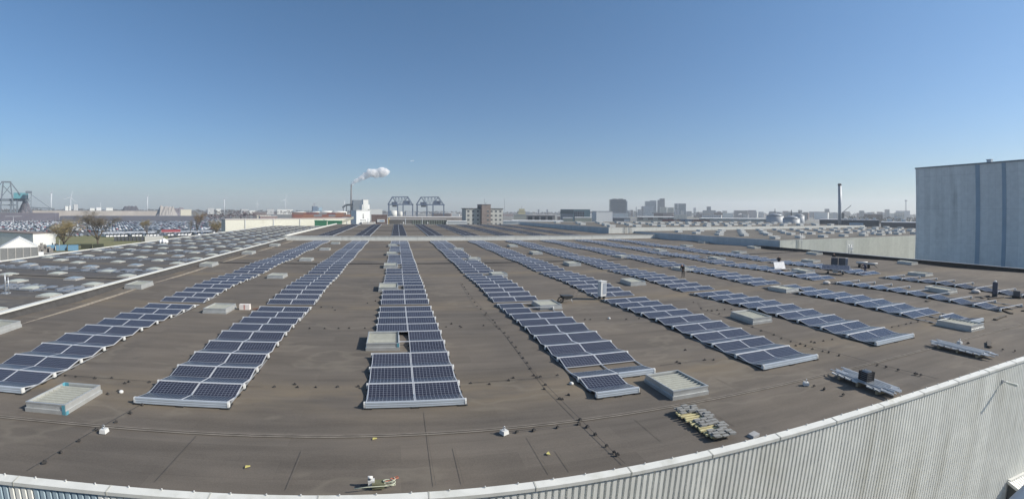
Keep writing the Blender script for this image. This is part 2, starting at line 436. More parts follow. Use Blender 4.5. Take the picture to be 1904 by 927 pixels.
VENTS = []      # louvre boxes: X, Y of near left corner, size filled below
for col, (X, ys_) in enumerate(((-26.75, (23.6, 40.8, 58.1, 75.0, 91.9)), (-14.75, (15.1, 32.4, 49.6, 66.5, 84.2, 98.7)), (-1.72, (23.8, 41.4, 58.2, 74.7, 91.9)),
                                (11.15, (14.97, 32.56, 50.0, 66.6, 84.0)), (23.75, (23.34, 40.4, 57.3, 74.0, 90.1)), (36.3, (15.2, 31.5, 48.5, 65.1)),
                                (50.2, (23.3,)), (61.9, (31.5, 48.7, 65.1, 81.6)), (73.2, (39.4, 56.9, 72.5, 89.5)))):
    for r_, y in enumerate(ys_): VENTS.append((X, y, col, r_))
VENTS += [(49.4, 39.9, 6, 1), (49.4, 57.0, 6, 2), (49.3, 73.5, 6, 3)]

def blocked(x0, x1, y0, y1):
    for X, Y, c, r_ in VENTS:
        if X - .15 < x1 and X + 1.95 > x0 and Y - .25 < y1 and Y + 2.45 > y0: return True
    return False

ROWX = [.66 + 9.48 * k for k in range(-2, 7)]
ROWNAME = ['leftmost', 'second from the left', 'third from the left', 'fourth from the left', 'fifth from the left', 'fifth from the right', 'fourth from the right', 'third from the right', 'rightmost']
BLKNAME = ['nearest', 'second nearest', 'third nearest', 'fourth nearest', 'farthest']
base_cache = {}
def add_panel(arr, X, yc, up, side):
    z = rz_(yc)
    o = bpy.data.objects.new('solar_panel', panel_me); COL.objects.link(o)
    o.parent = arr
    slope = math.atan2(rz_(yc + .3) - rz_(yc - .3), .6)
    o.location = (side * .99, yc - arr.location.y, z + .175 - arr.location.z)
    o.rotation_euler = ((TILT if up else -TILT) + slope, 0, 0 if up else 0)
for ri, X in enumerate(ROWX):
    blocks = [(16.75, 1.95, 10, True)] + [(y0, 2.05, n, False) for y0, n in ((36.0, 8), (53.3, 8), (70.6, 8), (87.9, 10))]
    if ri in (0, 1): blocks[0] = (16.6, 1.96, 10, True)
    if ri in (4, 5): blocks[0] = (16.35, 1.98, 10, True)
    if ri == 7: blocks[0] = (17.3, 1.95, 9, True)
    if ri == 8: blocks[0] = (17.3, 1.95, 9, True)
    for bi, (y0, pt, n, front) in enumerate(blocks):
        arr = thing('solar_array', '%s block of solar panels in the row that is %s' % (BLKNAME[bi], ROWNAME[ri]), 'solar array', (X, y0, rz_(y0)), 0, 'blocks of solar panels on the brown roof')
        ridges = [y0 + pt * i if front else y0 + .98 + pt * i for i in range(n)]
        if ri == 3 and front: ridges = [16.15, 18.05, 20.75] + [20.75 + 1.95 * i for i in range(1, 8)]
        if ri == 6 and front: ridges = [16.3, 18.35] + [20.3 + 1.96 * i for i in range(8)]
        for i, y in enumerate(ridges):
            got = False
            for side in (-1, 1):
                xa, xb = X + min(0, side * 1.97), X + max(0, side * 1.97)
                bare = ri in (7, 8) and y < 36 and side > 0
                rise = not (front and i == 0); fall = True
                if ri == 3 and front:
                    if i == 0 and side > 0: fall = False
                    if i == 1 and side > 0: rise = False
                if ri == 6 and front and side < 0 and i < 2: rise = fall = False
                if ri == 6 and front and i == 1: fall = False
                if bare or blocked(xa, xb, y - 1, y): rise = False
                if bare or blocked(xa, xb, y, y + 1): fall = False
                if rise: add_panel(arr, X, y - .515, True, side); got = True
                if fall: add_panel(arr, X, y + .515, False, side); got = True
            if got or (ri in (7, 8) and y < 36):
                o = bpy.data.objects.new('ridge_rail', RAIL); COL.objects.link(o); o.parent = arr
                o.location = (0, y - y0, rz_(y) - arr.location.z)
                if (ri == 3 and front and i == 0) or (ri == 6 and front and i < 2):
                    o.scale = (.5, 1, 1); o.location.x = -1 if ri == 3 else 1
        L = ridges[-1] + .9 - y0
        key = round(L, 2)
        if key not in base_cache:
            b_ = base_mesh(L).build('base_rail'); base_cache[key] = b_.data; bpy.data.objects.remove(b_)
        b_ = put('base_rail', base_cache[key], arr); b_.location.z = 0.02
        b_.rotation_euler.x = 0
        if front:
            spans = [(-1.98, 1.98, ridges[0] - .03)]
            if ri == 3: spans = [(-1.98, .02, ridges[0] - .03), (.03, 1.98, ridges[1] - .03)]
            if ri == 6: spans = [(.02, 1.98, ridges[0] - .03)]
            if ri == 7: spans = [(0.0, 1.98, ridges[0] - .9)]
            if ri == 8: spans = []
            for x0, x1, y in spans:
                d_ = deflector_mesh(x0, x1).build('wind_deflector', arr); d_.location = (0, y - y0, rz_(y) - arr.location.z)
# far roof: each row one long array of low tents
M_CELLFAR = mat('solar_cells_far', (.042, .044, .054), .5, noise=.1, spec=.15)
for ri, X in enumerate(ROWX):
    if X > 57: continue
    for bk in range(5):
        mb = MB(); y = 114.0 + 17.4 * bk; yo = y
        if X > 50 and bk > 3: continue
        for q in range(8):
            for side in (-1, 1):
                xa, xb = min(0, side * 1.96), max(0, side * 1.96)
                if side * (1 if ri % 2 else -1) > 0 and (q + 3 * bk) % 9 == 4: continue
                mb.use(M_FRAME); mb.hexa([(xa, y - .98, .05), (xb, y - .98, .05), (xb, y, .2), (xa, y, .2), (xa, y - .98, .09), (xb, y - .98, .09), (xb, y, .26), (xa, y, .26)])
                mb.hexa([(xa, y + .02, .2), (xb, y + .02, .2), (xb, y + 1, .05), (xa, y + 1, .05), (xa, y + .02, .26), (xb, y + .02, .26), (xb, y + 1, .09), (xa, y + 1, .09)])
                mb.use(M_CELLFAR); e = .045
                mb.face([(xa + e, y - .98 + e, .1), (xb - e, y - .98 + e, .1), (xb - e, y - e, .262), (xa + e, y - e, .262)])
                mb.face([(xa + e, y + .02 + e, .262), (xb - e, y + .02 + e, .262), (xb - e, y + 1 - e, .1), (xa + e, y + 1 - e, .1)])
            mb.use(M_GALV); mb.box(-1.98, 1.98, y - .1, y + .1, .06, .1); y += 2.08
        mb.use(M_GALV)
        for x in (-1.97, 0, 1.97): mb.box(x - .03, x + .03, yo - 1, y - 1, 0, .055)
        o = mb.build('solar_array', None, (X, 0, .955))
        tag(o, '%s block of solar panels beyond the step wall, row %s' % (BLKNAME[bk], ROWNAME[ri]), 'solar array', 'blocks of solar panels beyond the white step wall')

# ------------------------------------------------------------------ louvred roof vents
def vent(w, d):
    t = thing('roof_vent', 'x', 'roof vent', (0, 0, 0), 0, 'louvred vents on the brown roof')
    mb = MB().use(M_VENTFR)
    h = .40
    mb.box(-.04, w + .04, -.04, d + .04, -.12, .16)
    mb.box(0, w, 0, .05, .16, h); mb.box(0, w, d - .05, d, .16, h); mb.box(0, .05, .052, d - .052, .16, h); mb.box(w - .05, w, .052, d - .052, .16, h)
    mb.box(-.015, w + .015, -.015, .06, h - .05, h); 
    mb.build('frame', t)
    mb = MB().use(mat('vent_shadow_tray', (.07, .068, .06), .8)); mb.box(.052, w - .052, .052, d - .052, .17, .2); mb.build('tray', t)  # near-black floor, shade of the slat gaps put into its colour
    n = 9
    for k in range(n):
        y = .08 + (d - .16) * k / n; dy = (d - .16) / n
        mb = MB().use(M_LOUVRE)
        mb.hexa([(.06, y, .24), (w - .06, y, .24), (w - .06, y + dy * .66, .25), (.06, y + dy * .66, .25), (.06, y, .345), (w - .06, y, .345), (w - .06, y + dy * .66, .29), (.06, y + dy * .66, .29)])
        mb.build('slat', t)
    return t
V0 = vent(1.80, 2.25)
COLN = ['leftmost column', 'second column from left', 'third column from left', 'fourth column from left', 'middle column', 'fourth column from right', 'third column from right', 'second column from right', 'rightmost column']
VENTS.sort(key=lambda v: (v[2], v[1]))
cnt = {}
for i, (X, Y, c, r_) in enumerate(VENTS):
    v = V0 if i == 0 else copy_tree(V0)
    r_ = cnt.get(c, 0); cnt[c] = r_ + 1
    v.location = (X, Y, rz_(Y + 1))
    v.rotation_euler.x = math.atan2(rz_(Y + 2) - rz_(Y), 2)
    v['label'] = 'louvred roof vent in a pale frame, %s from front in the %s' % (ORD[r_], COLN[c])
    if (c, r_) in ((1, 0), (2, 0)):
        cs = [(-.006, -.006), (1.806 - .0, -.006)] if c == 2 else [(1.7, -.05), (-.006, 2.16)]
        films = [(1.68, 1.812, -.055, -.044, .0, .38), (1.842, 1.853, -.05, .1, .0, .14), (.052, .06, 2.05, 2.19, .27, .41), (.055, .25, 2.188, 2.196, .25, .41)] if c == 1 else [(-.055, -.043, -.03, .12, .1, .16), (1.68, 1.812, -.03, -.017, .17, .38), (-.012, -.002, 1.9, 2.2, .17, .39)]
        for a_ in films:
            mb = MB().use(M_BLUETAPE); mb.box(*a_); mb.build('blue_film', v)

# ------------------------------------------------------------------ lightning conductor supports and roof anchors
SUP = [[6.58,22.49],[6.54,21.69],[6.55,20.98],[6.48,20.17],[6.38,19.3],[6.43,19.02],[6.65,19.1],[7.51,19.1],[6.56,18.13],[6.35,17.69],[7.15,16.8],[13.12,28.47],[13.5,28.37],[16.0,27.64],[17.02,27.57],[17.63,28.11],[14.22,19.03],[14.23,18.8],[15.84,18.77],[16.32,18.62],[15.84,20.51],[23.61,28.9],[23.64,28.1],[23.79,27.78],[24.76,31.35],[24.36,27.81],[25.1,27.78],[25.61,27.56],[23.55,26.63],[23.21,22.82],[23.1,21.9],[23.25,20.91],[23.18,20.87],[23.0,20.08],[23.06,19.37],[22.67,18.66],[23.22,18.78],[23.2,18.38],[23.07,17.76],[23.23,17.18],[23.38,16.87],[23.35,16.18],[24.24,18.81],[24.28,18.59],[25.14,18.61],[25.93,18.56],[23.59,14.05],[23.7,13.63],[23.8,13.04],[23.94,12.25],[23.97,12.17],[24.0,12.01],[18.02,13.57],[18.1,13.08],[18.26,12.22],[32.99,12.79],[32.91,12.07],[33.21,11.6],[32.71,13.8],[32.63,18.63],[33.47,18.63],[34.47,18.65],[35.14,18.67],[36.05,18.66],[36.94,18.58],[6.63,16.5],[6.72,16.43],[6.65,14.39],[6.47,14.1],[6.68,13.79],[6.7,13.17],[6.72,12.31],[6.75,11.83],[6.78,11.66],[5.62,14.04],[4.71,14.01],[4.09,14.02],[-15.97,18.89],[-15.36,18.86],[-14.31,18.84],[-13.53,19.01],[-12.53,18.53],[-12.44,18.72],[-11.46,18.82],[-12.34,17.69],[-12.57,17.27],[-10.48,15.62],[-10.58,14.8],[-10.91,14.08],[-10.97,13.21],[-11.04,12.39],[-11.09,11.71],[-10.45,16.44],[-5.53,18.89],[-4.49,18.89],[-3.67,18.91],[-2.7,18.95],[-1.79,18.97],[-4.68,19.2],[3.27,18.92],[4.08,18.68],[5.05,18.96],[5.34,19.21],[-5.72,28.31],[-4.74,28.33],[-3.83,28.33],[-3.15,28.39],[-2.12,28.37],[-1.44,28.62],[3.21,28.33],[3.67,29.16],[4.13,28.39],[4.19,28.08],[5.73,28.34],[6.7,29.78],[6.67,29.02],[6.51,27.9],[6.59,27.27],[6.65,26.23],[6.68,25.29],[6.63,24.31],[6.64,23.47],[6.73,32.3],[6.54,31.66],[6.58,33.74],[6.54,35.02],[6.56,36.38],[6.58,37.84],[6.59,39.75],[6.66,41.84],[6.7,42.96],[6.74,44.56],[-6.14,35.36],[-5.21,35.27],[-4.86,34.2],[-1.84,37.54],[-2.49,36.72]]
mb = MB().use(mat('support_dark', (.045, .042, .04), .85))
mb.hexa([(-.1, -.07, 0), (.1, -.07, 0), (.1, .07, 0), (-.1, .07, 0), (-.075, -.05, .09), (.075, -.05, .09), (.075, .05, .09), (-.075, .05, .09)])
mb.box(-.02, .02, -.02, .02, .09, .14)
S0 = mb.build('conductor_support'); sup_me = S0.data; bpy.data.objects.remove(S0)
for x, y in SUP:
    o = put('conductor_support', sup_me, None, (x, y, rz_(y)), random.uniform(-.5, .5)); k = random.uniform(.55, .75); o.scale = (k, k, k)
    near = 'close to the front coping' if y < 15 else 'along the stained strip before the panels' if y < 20 else 'between the rows of panels'
    tag(o, 'small dark conductor support block on the brown roof %s' % near, 'support block', 'dark blocks carrying the lightning wire')
def wire(pts, label):
    mb = MB().use(mat('conductor_wire', (.085, .08, .075), .8)); mb.tube([(x, y, rz_(y) + .065) for x, y in pts], .008, 5); tag(mb.build('lightning_wire'), label, 'wire', 'lightning wires on the roof')
wire([(6.75, 11.1), (6.65, 14), (6.5, 18.8), (6.6, 28.3), (6.6, 45)], 'thin lightning wire running away between third and fifth panel rows')
wire([(-11.2, 11.2), (-11, 13.2), (-10.45, 16.5)], 'short lightning wire near the left roof vent')
wire([(24, 11.2), (23.7, 13.5), (23.2, 18.7), (23.2, 28), (25, 31)], 'lightning wire crossing the roof by the right rack of rails')
wire([(-16, 18.85), (-6, 18.85)], 'lightning wire along the stained valley at left'); wire([(3.3, 18.85), (6.5, 18.9), (7.6, 18.9)], 'short lightning wire right of the centre row')
wire([(13, 18.8), (16.6, 18.7)], 'short lightning wire beside the big right vent'); wire([(32.6, 18.65), (37, 18.6)], 'lightning wire at far right before the shortest row'); wire([(3.8, 14.02), (6.6, 14.05)], 'short lightning wire leaving the middle white anchor')
def anchor():
    t = thing('roof_anchor', 'x', 'roof anchor', (0, 0, 0), 0, 'white safety anchors along the front of the roof')
    mb = MB().use(M_WHITE); mb.hexa([(-.2, -.2, 0), (.2, -.2, 0), (.2, .2, 0), (-.2, .2, 0), (-.17, -.17, .2), (.17, -.17, .2), (.17, .17, .2), (-.17, .17, .2)]); mb.build('ballast_block', t)
    mb = MB().use(M_GALV); mb.tube([(0, 0, .2), (0, 0, .3)], .04, 8); mb.tube([(-.07, 0, .28), (-.075, 0, .36), (0, 0, .42), (.075, 0, .36), (.07, 0, .28)], .018, 6); mb.build('eye_ring', t)
    return t
A0 = anchor()
for i, (x, y, lb) in enumerate(((-10.5, 13.95, 'white ballast anchor with steel eye, left one near the front coping'), (3.62, 14.0, 'white ballast anchor standing right of the middle panel row'),
                                (17.8, 13.85, 'white ballast anchor left of the rack with the black crate'), (32.2, 14.05, 'white ballast anchor behind the farthest rack of rails at right'))):
    a = A0 if i == 0 else copy_tree(A0)
    a.location = (x, y, rz_(y)); a.rotation_euler.z = .5 * i; a.scale = (.62, .62, .7); a['label'] = lb
for x, y, lb in ((7.75, 17.95, 'small white round cap lying left of the short panel block'), (14.9, 28.2, 'small white roof cap lying between two panel rows'), (-12.1, 17.55, 'small white cap on the stained roof at left')):
    mb = MB().use(M_WHITE); mb.lathe([(.1, 0), (.1, .08), (.05, .12)], 0, 0, 10); tag(mb.build('white_disc', None, (x, y, rz_(y))), lb, 'disc')
mb0 = None
for i, (x, y, rzv, lb) in enumerate(((-4.66, 12.34, .3, 'yellow tag lying on the roof left of centre'), (4.69, 12.36, 1.2, 'yellow tag lying on the roof right of centre'), (-.85, 14.18, .1, 'pale yellow sticker by the lap line at centre'))):
    mb = MB().use(mat('yellow_tag', (.62, .55, .18), .7)); mb.hexa([(-.09, -.06, 0), (.07, 0, 0), (.02, .05, 0), (-.07, .07, 0), (-.09, -.06, .012), (.07, 0, .03), (.02, .05, .015), (-.07, .07, .012)])
    tag(mb.build('paper_tag', None, (x, y, rz_(y) + .004), rzv), lb, 'tag')
mb = MB().use(mat('grey_plate', (.33, .33, .33), .7)); mb.hexa([(-.2, -.13, 0), (.2, -.13, 0), (.2, .13, 0), (-.2, .13, 0), (-.16, -.13, .09), (.2, -.13, .1), (.18, .1, .12), (-.16, .1, .1)]); tag(mb.build('concrete_tile', None, (11.93, 11.15, rz_(11)), .2), 'loose grey concrete tile lying against the front coping', 'tile')

# ------------------------------------------------------------------ stacks and racks in the foreground
# beams and grey slabs on pallets
def stack(x, y, rz, label):
    t = thing('slab_stack', label, 'slab stack', (x, y, rz_(y)), rz)
    yel = mat('yellow_timber', (.55, .49, .27), .7, noise=.2, scale=5)
    for k in range(3):
        mb = MB().use(mat('pallet_wood', (.32, .25, .16), .85, noise=.2)); mb.box(-.35, .35, -1.3 + k * .95, -.5 + k * .95, 0, .11); mb.build('pallet', t)
    for k in range(13):
        y0 = -1.32 + k * .2
        mb = MB().use(yel); mb.box(-.55 + random.uniform(-.06, .06), .42 + random.uniform(-.1, .15), y0, y0 + .1, .112, .20); mb.build('timber_bar', t)
    slab = mat('grey_slab', (.25, .25, .24), .85, noise=.2, scale=6)
    for k, v in enumerate([-1.42 + .17 * i for i in range(18)]):
        us = [.42, .62] if 3 < k < 14 else [-.28, .08, .42]
        if k in (6, 7, 8, 9): us = [-.2, .12, .46]
        for u in us:
            for lv in range(1 + (k * 7 + int(u * 10)) % 3):
                mb = MB().use(slab); mb.box(-.15, .15, -.07, .07, 0, .05, Matrix.Rotation(random.uniform(-.08, .08), 4, 'Z')); o = mb.build('slab', t); o.location = (u + random.uniform(-.05, .05), v + random.uniform(-.02, .02), .203 + .052 * lv)
    t.scale = (.85, .85, .7)
    return t
stack(10.75, 12.55, -.02, 'flat stack of yellow timber bars and grey slabs near the front coping')
def rack(x, y, rz, label, crate):
    t = thing('rail_bundle', label, 'rail bundle', (x, y, rz_(y)), rz, 'bundles of mounting rails lying on the roof')
    for k in range(7):
        mb = MB().use(M_WHITE)
        yy = -1.15 + k * .38
        if crate and k == 2: continue
        mb.hexa([(-.5, yy, .16), (-.42, yy, .14), (-.42, yy + .3, .14), (-.5, yy + .3, .16), (-.5, yy, .21), (-.42, yy, .20), (-.42, yy + .3, .23), (-.5, yy + .3, .22)]); mb.build('end_hood', t)
    for k in range(14):
        mb = MB().use(M_GALV); xx = -.4 + k * .075; o = random.uniform(-.25, .25)
        mb.box(xx, xx + .045, -1.5 + o, 1.5 + o, .2, .245); mb.build('rail', t)
    for k in range(5):
        mb = MB().use(M_GALV); xx = -.3 + k * .17; o = random.uniform(-.3, .3)
        mb.box(xx, xx + .05, -1.3 + o, 1.2 + o, .247, .29); mb.build('rail', t)
    for yy in (-1, 0, 1):
        mb = MB().use(mat('pallet_wood', (.32, .25, .16))); mb.box(-.5, .75, yy - .06, yy + .06, 0, .198); mb.build('bearer', t)
    return t
rack(20.2, 12.55, -.06, 'bundle of mounting rails on bearers with a black crate standing on it', True)
rack(30.3, 13.1, 0.0, 'bundle of mounting rails farther right, without a crate', False)
t = thing('black_crate', 'black slatted plastic crate standing on the bundle of rails', 'crate', (20.15, 12.45, rz_(12.4) + .293), -.1); t.scale = (.85, .85, .85)
mb = MB().use(mat('black_plastic', (.025, .025, .03), .5))
for z in (0, .1, .2, .3, .4): mb.box(-.26, .26, -.27, -.255, z, z + .07); mb.box(-.26, .26, .255, .27, z, z + .07); mb.box(-.275, -.262, -.27, .27, z, z + .07); mb.box(.262, .275, -.27, .27, z, z + .07)
for sx in (-1, 1):
    for sy in (-1, 1): mb.box(sx * .265 - .02, sx * .265 + .02, sy * .262 - .02, sy * .262 + .02, 0, .48)
mb.box(-.26, .26, -.255, .255, 0, .03); mb.build('crate_body', t)
mb = MB().use(M_GALV)
for k in range(7): mb.box(-.22 + k * .06, -.19 + k * .06, -.2, .2, .03, .42 + .05 * (k % 3))
mb.build('bracket_bundle', t)
# camera tripod foot bag with hose by the coping
t = thing('hose_reel', 'white tap head with a coiled green hose and red cord against the front coping', 'hose', (-.7, 11.28, rz_(11.2)))
mb = MB().use(M_WHITE); mb.box(-.23, -.05, -.05, .1, .05, .22); mb.tube([(-.2, .02, .22), (-.2, .02, .3), (-.1, 0, .3)], .05, 8); mb.build('tap_head', t)
mb = MB().use(mat('olive_canvas', (.13, .13, .075), .85, noise=.2)); mb.box(-.12, .22, -.13, .12, 0, .16); mb.build('base_box', t)
mb = MB().use(mat('pale_hose', (.42, .44, .34), .5)); mb.tube([(.36 + .17 * math.cos(a * .5), .0 + .1 * math.sin(a * .5), .03 + .008 * a) for a in range(0, 28)], .016, 6); mb.tube([(.5, -.04, .06), (.2, -.13, .1), (-.25, -.2, .13), (-.6, -.26, .13)], .015, 6); mb.build('hose', t)
mb = MB().use(mat('red_cord', (.45, .13, .07), .6)); mb.tube([(.1, .12, .1), (.3, .2, .03), (.42, .36, .02), (.6, .45, .02), (.62, .38, .02), (.45, .28, .02), (.3, .22, .03)], .014, 6); mb.build('cord', t)
mb = MB().use(M_DARK); mb.tube([(-.2, .02, .06), (-.45, .03, .05)], .03, 6); mb.build('handle', t)

# ------------------------------------------------------------------ things in the middle distance on the roof
# upright cabinet (inverter box on a stand)
t = thing('switch_cabinet', 'tall white cabinet on a plate standing before a panel block', 'cabinet', (17.95, 35.5, rz_(35.5)), .25)
mb = MB().use(M_WHITE); mb.box(-.32, .32, -.22, .22, .32, 1.62); mb.box(-.36, .36, -.26, .26, 1.62, 1.66); mb.build('housing', t)
mb = MB().use(mat('cabinet_grey', (.3, .33, .38), .5)); mb.box(-.1, .28, -.235, -.222, .5, 1.5); mb.build('door', t)
for x in (-.28, .2): mb = MB().use(M_DARK); mb.box(x, x + .08, -.15, .15, .05, .32); mb.build('stand', t)
mb = MB().use(mat('pallet_wood', (.32, .25, .16))); mb.box(-.45, .5, -.4, .35, 0, .05); mb.build('base_plate', t)
# wheelbarrow
t = thing('wheelbarrow', 'dark wheelbarrow with a spoked wheel standing left of the white cabinet', 'wheelbarrow', (14.3, 35.0, rz_(35)), .15)
mb = MB().use(M_DARK); mb.hexa([(-.3, -.25, .38), (.35, -.25, .33), (.35, .25, .33), (-.3, .25, .38), (-.5, -.36, .68), (.55, -.36, .62), (.55, .36, .62), (-.5, .36, .68)]); mb.build('tray', t)
mb = MB().use(M_BLACK)
pts = [(-.55 + .26 * math.cos(a), 0, .27 + .26 * math.sin(a)) for a in [2 * PI * k / 16 for k in range(17)]]; mb.tube(pts, .05, 6)
for k in range(5): mb.bar((-.55, 0, .27), (-.55 + .24 * math.cos(k * 1.257), 0, .27 + .24 * math.sin(k * 1.257)), .02)
mb.build('wheel', t)
for s_ in (-1, 1):
    mb = MB().use(mat('dull_tube', (.14, .13, .12), .6)); mb.tube([(-.55, s_ * .08, .27), (.3, s_ * .25, .36), (.9, s_ * .3, .62), (1.25, s_ * .3, .8)], .022, 6); mb.build('handle', t)
    mb = MB().use(M_GALV); mb.tube([(.35, s_ * .25, .36), (.5, s_ * .28, .0)], .02, 6); mb.build('leg', t)
# small white box with red cord
t = thing('white_carton', 'small white carton standing beside a left roof vent', 'carton', (-12.05, 34.2, rz_(34.2)), .02)
mb = MB().use(mat('carton', (.72, .66, .62), .8)); mb.box(-.42, .42, -.18, .18, 0, .42); mb.build('box', t)
mb = MB().use(mat('red_tape', (.5, .25, .22), .7)); mb.box(-.06, .06, -.183, -.18, .03, .4); mb.build('tape', t)
mb = MB().use(mat('red_cord', (.45, .13, .07), .6)); mb.tube([(-11.5, 34.4, rz_(34.4) + .02), (-10.9, 34.55, rz_(34.5) + .02), (-10.3, 34.2, rz_(34) + .02), (-9.9, 34.5, rz_(34) + .02)], .03, 5); tag(mb.build('red_cable'), 'short red cable on the roof right of the white carton', 'cable')

# people -------------------------------------------------------------
def person(name, label, loc, rz, pose, jacket, trousers, hair):
    """one continuous skinned body"""
    J = pose
    me = bpy.data.meshes.new('body'); names = list(J); idx = {n: i for i, n in enumerate(names)}
    E_ = [('pelvis', 'waist'), ('waist', 'chest'), ('chest', 'neck'), ('neck', 'head'), ('head', 'crown')]
    for s_ in 'lr': E_ += [('chest', s_ + 'sh'), (s_ + 'sh', s_ + 'el'), (s_ + 'el', s_ + 'wr'), (s_ + 'wr', s_ + 'ha'), ('pelvis', s_ + 'hip'), (s_ + 'hip', s_ + 'kn'), (s_ + 'kn', s_ + 'an'), (s_ + 'an', s_ + 'to')]
    RAD = dict(pelvis=.15, waist=.145, chest=.165, neck=.062, head=.1, crown=.085, sh=.075, el=.05, wr=.034, ha=.042, hip=.1, kn=.066, an=.048, to=.042)
    me.from_pydata([J[n] for n in names], [(idx[a], idx[b]) for a, b in E_], [])
    o = bpy.data.objects.new('body', me); COL.objects.link(o)
    sk = o.modifiers.new('s', 'SKIN'); sk.use_smooth_shade = True
    sd = o.modifiers.new('d', 'SUBSURF'); sd.levels = sd.render_levels = 2
    for i, n in enumerate(names):
        r_ = RAD.get(n) or RAD[n[1:]]; v = me.skin_vertices[0].data[i]; v.radius = (r_, r_ * (.8 if n in ('chest', 'waist', 'pelvis') else 1)); v.use_root = (n == 'pelvis')
    dg = bpy.context.evaluated_depsgraph_get()
    m2 = bpy.data.meshes.new_from_object(o.evaluated_get(dg)); bpy.data.objects.remove(o)
    m2.materials.clear()
    skin = mat('skin', (.42, .25, .18), .6)
    for m in (skin, jacket, trousers, mat('work_boot', (.03, .025, .02), .8), hair): m2.materials.append(m)
    P = {n: Vector(J[n]) for n in names}
    segs = [('neck', 'crown', 0)] + [('pelvis', 'neck', 1)] + [(s_ + a, s_ + b, k) for s_ in 'lr' for a, b, k in (('sh', 'el', 1), ('el', 'wr', 1), ('wr', 'ha', 0), ('hip', 'kn', 2), ('kn', 'an', 2), ('an', 'to', 3))]
    for f in m2.polygons:
        c = f.center; best = None
        for a, b, k in segs:
            A, B = P[a], P[b]; d = B - A; t_ = max(0, min(1, (c - A).dot(d) / d.length_squared)); e = (A + d * t_ - c).length
            if best is None or e < best[0]: best = (e, k, t_)
        k = best[1]
        if k == 1 and c.z < P['pelvis'].z + .02 and (c - P['pelvis']).length < .25: k = 2
        if k == 0 and (c - P['head']).dot(P['crown'] - P['head']) > .01 : k = 4
        f.material_index = k; f.use_smooth = True
    bm = bmesh.new(); bm.from_mesh(m2)
    mb = MB(); mb.bm.free(); mb.bm = bm; mb.cur = 0
    for s_ in 'lr':                        # fingers and thumb
        h, w = P[s_ + 'ha'], P[s_ + 'wr']; d = (h - w).normalized(); sd_ = d.cross(Vector((0, 1, .2))).normalized()
        for q, ln in ((-1.5, .06), (-.5, .075), (.5, .07), (1.5, .055)):
            b0 = h + sd_ * .018 * q + d * .02; mb.tube([b0, b0 + d * ln * .6, b0 + d * ln + Vector((0, -.02, 0))], [.0095, .009, .007], 6)
        b0 = (h + w) / 2 + sd_ * .04; mb.tube([b0, b0 + sd_ * .03 + d * .03, b0 + sd_ * .03 + d * .06], [.011, .01, .008], 6)
    hd = P['head']; f_ = J['face']; f_ = Vector(f_)
    mb.tube([hd + f_ * .085 + Vector((0, 0, .01)), hd + f_ * .125 + Vector((0, 0, -.01))], [.012, .016], 6)
    bm.to_mesh(m2); bm.free()
    o = put(name, m2, None, loc, rz); return tag(o, label, 'person')
base = dict(pelvis=(0, 0, .95), waist=(0, 0, 1.12), chest=(0, 0, 1.36), neck=(0, 0, 1.5), head=(0, -.02, 1.62), crown=(0, 0, 1.72),
            lsh=(-.19, 0, 1.42), lel=(-.25, .03, 1.15), lwr=(-.24, -.08, .92), lha=(-.23, -.11, .84), rsh=(.19, 0, 1.42), rel=(.25, .03, 1.15), rwr=(.24, -.08, .92), rha=(.23, -.11, .84),
            lhip=(-.1, 0, .9), lkn=(-.12, -.02, .5), lan=(-.13, .02, .09), lto=(-.14, -.15, .05), rhip=(.1, 0, .9), rkn=(.12, -.02, .5), ran=(.13, .02, .09), rto=(.14, -.15, .05))
def mk(**kw):
    d = dict(base); d.update(kw); return d
_person = person
def make_person(name, label, loc, rz, pose, jacket, trousers, hair, face=(0, -1, 0)):
    class JD(dict):
        def __getitem__(s, k): return face if k == 'face' else dict.__getitem__(s, k)
    return _person(name, label, loc, rz, JD(pose), jacket, trousers, hair)
hairm = mat('dark_hair', (.02, .016, .013), .8)
make_person('person', 'person in dark jacket and dark trousers leaning forward by a roof vent between panel rows', (32.5, 43.3, rz_(43.3)), -1.1,
    mk(waist=(0, -.06, 1.1), chest=(0, -.22, 1.3), neck=(0, -.33, 1.4), head=(0, -.42, 1.47), crown=(0, -.43, 1.57), lsh=(-.19, -.24, 1.35), lel=(-.24, -.2, 1.08), lwr=(-.2, -.36, .95), lha=(-.16, -.42, .93),
       rsh=(.19, -.24, 1.35), rel=(.27, -.2, 1.08), rwr=(.22, -.36, .97), rha=(.17, -.42, .95)), mat('dark_jacket', (.045, .04, .04), .85), mat('dark_trousers', (.03, .03, .034), .85), hairm)
make_person('person', 'person in black jacket standing behind an upright solar panel and holding its top edge', (50.25, 45.15, rz_(45)), -.84,
    mk(lel=(-.28, -.1, 1.22), lwr=(-.22, -.3, 1.12), lha=(-.2, -.36, 1.12), rel=(.28, -.1, 1.22), rwr=(.24, -.3, 1.12), rha=(.22, -.36, 1.12), head=(0, -.06, 1.6), crown=(0, -.05, 1.71)), mat('black_jacket', (.022, .022, .024), .85), mat('dark_trousers', (.03, .03, .034)), hairm)
make_person('person', 'person in dark blue overalls bending over the panels near the right end', (58.6, 37.6, rz_(37.2)), -1.9,
    mk(pelvis=(0, 0, .88), waist=(0, -.12, 1.0), chest=(0, -.34, 1.08), neck=(0, -.48, 1.1), head=(0, -.58, 1.09), crown=(0, -.66, 1.13), lsh=(-.18, -.37, 1.1), lel=(-.22, -.42, .82), lwr=(-.18, -.5, .58), lha=(-.17, -.53, .5),
       rsh=(.18, -.37, 1.1), rel=(.22, -.42, .82), rwr=(.2, -.5, .58), rha=(.19, -.53, .5), lhip=(-.1, 0, .84), rhip=(.1, 0, .84), lkn=(-.12, -.08, .46), rkn=(.12, -.08, .46)), mat('blue_overall', (.03, .04, .085), .85), mat('blue_overall', (.03, .04, .085)), hairm, (0, -.6, -.8))
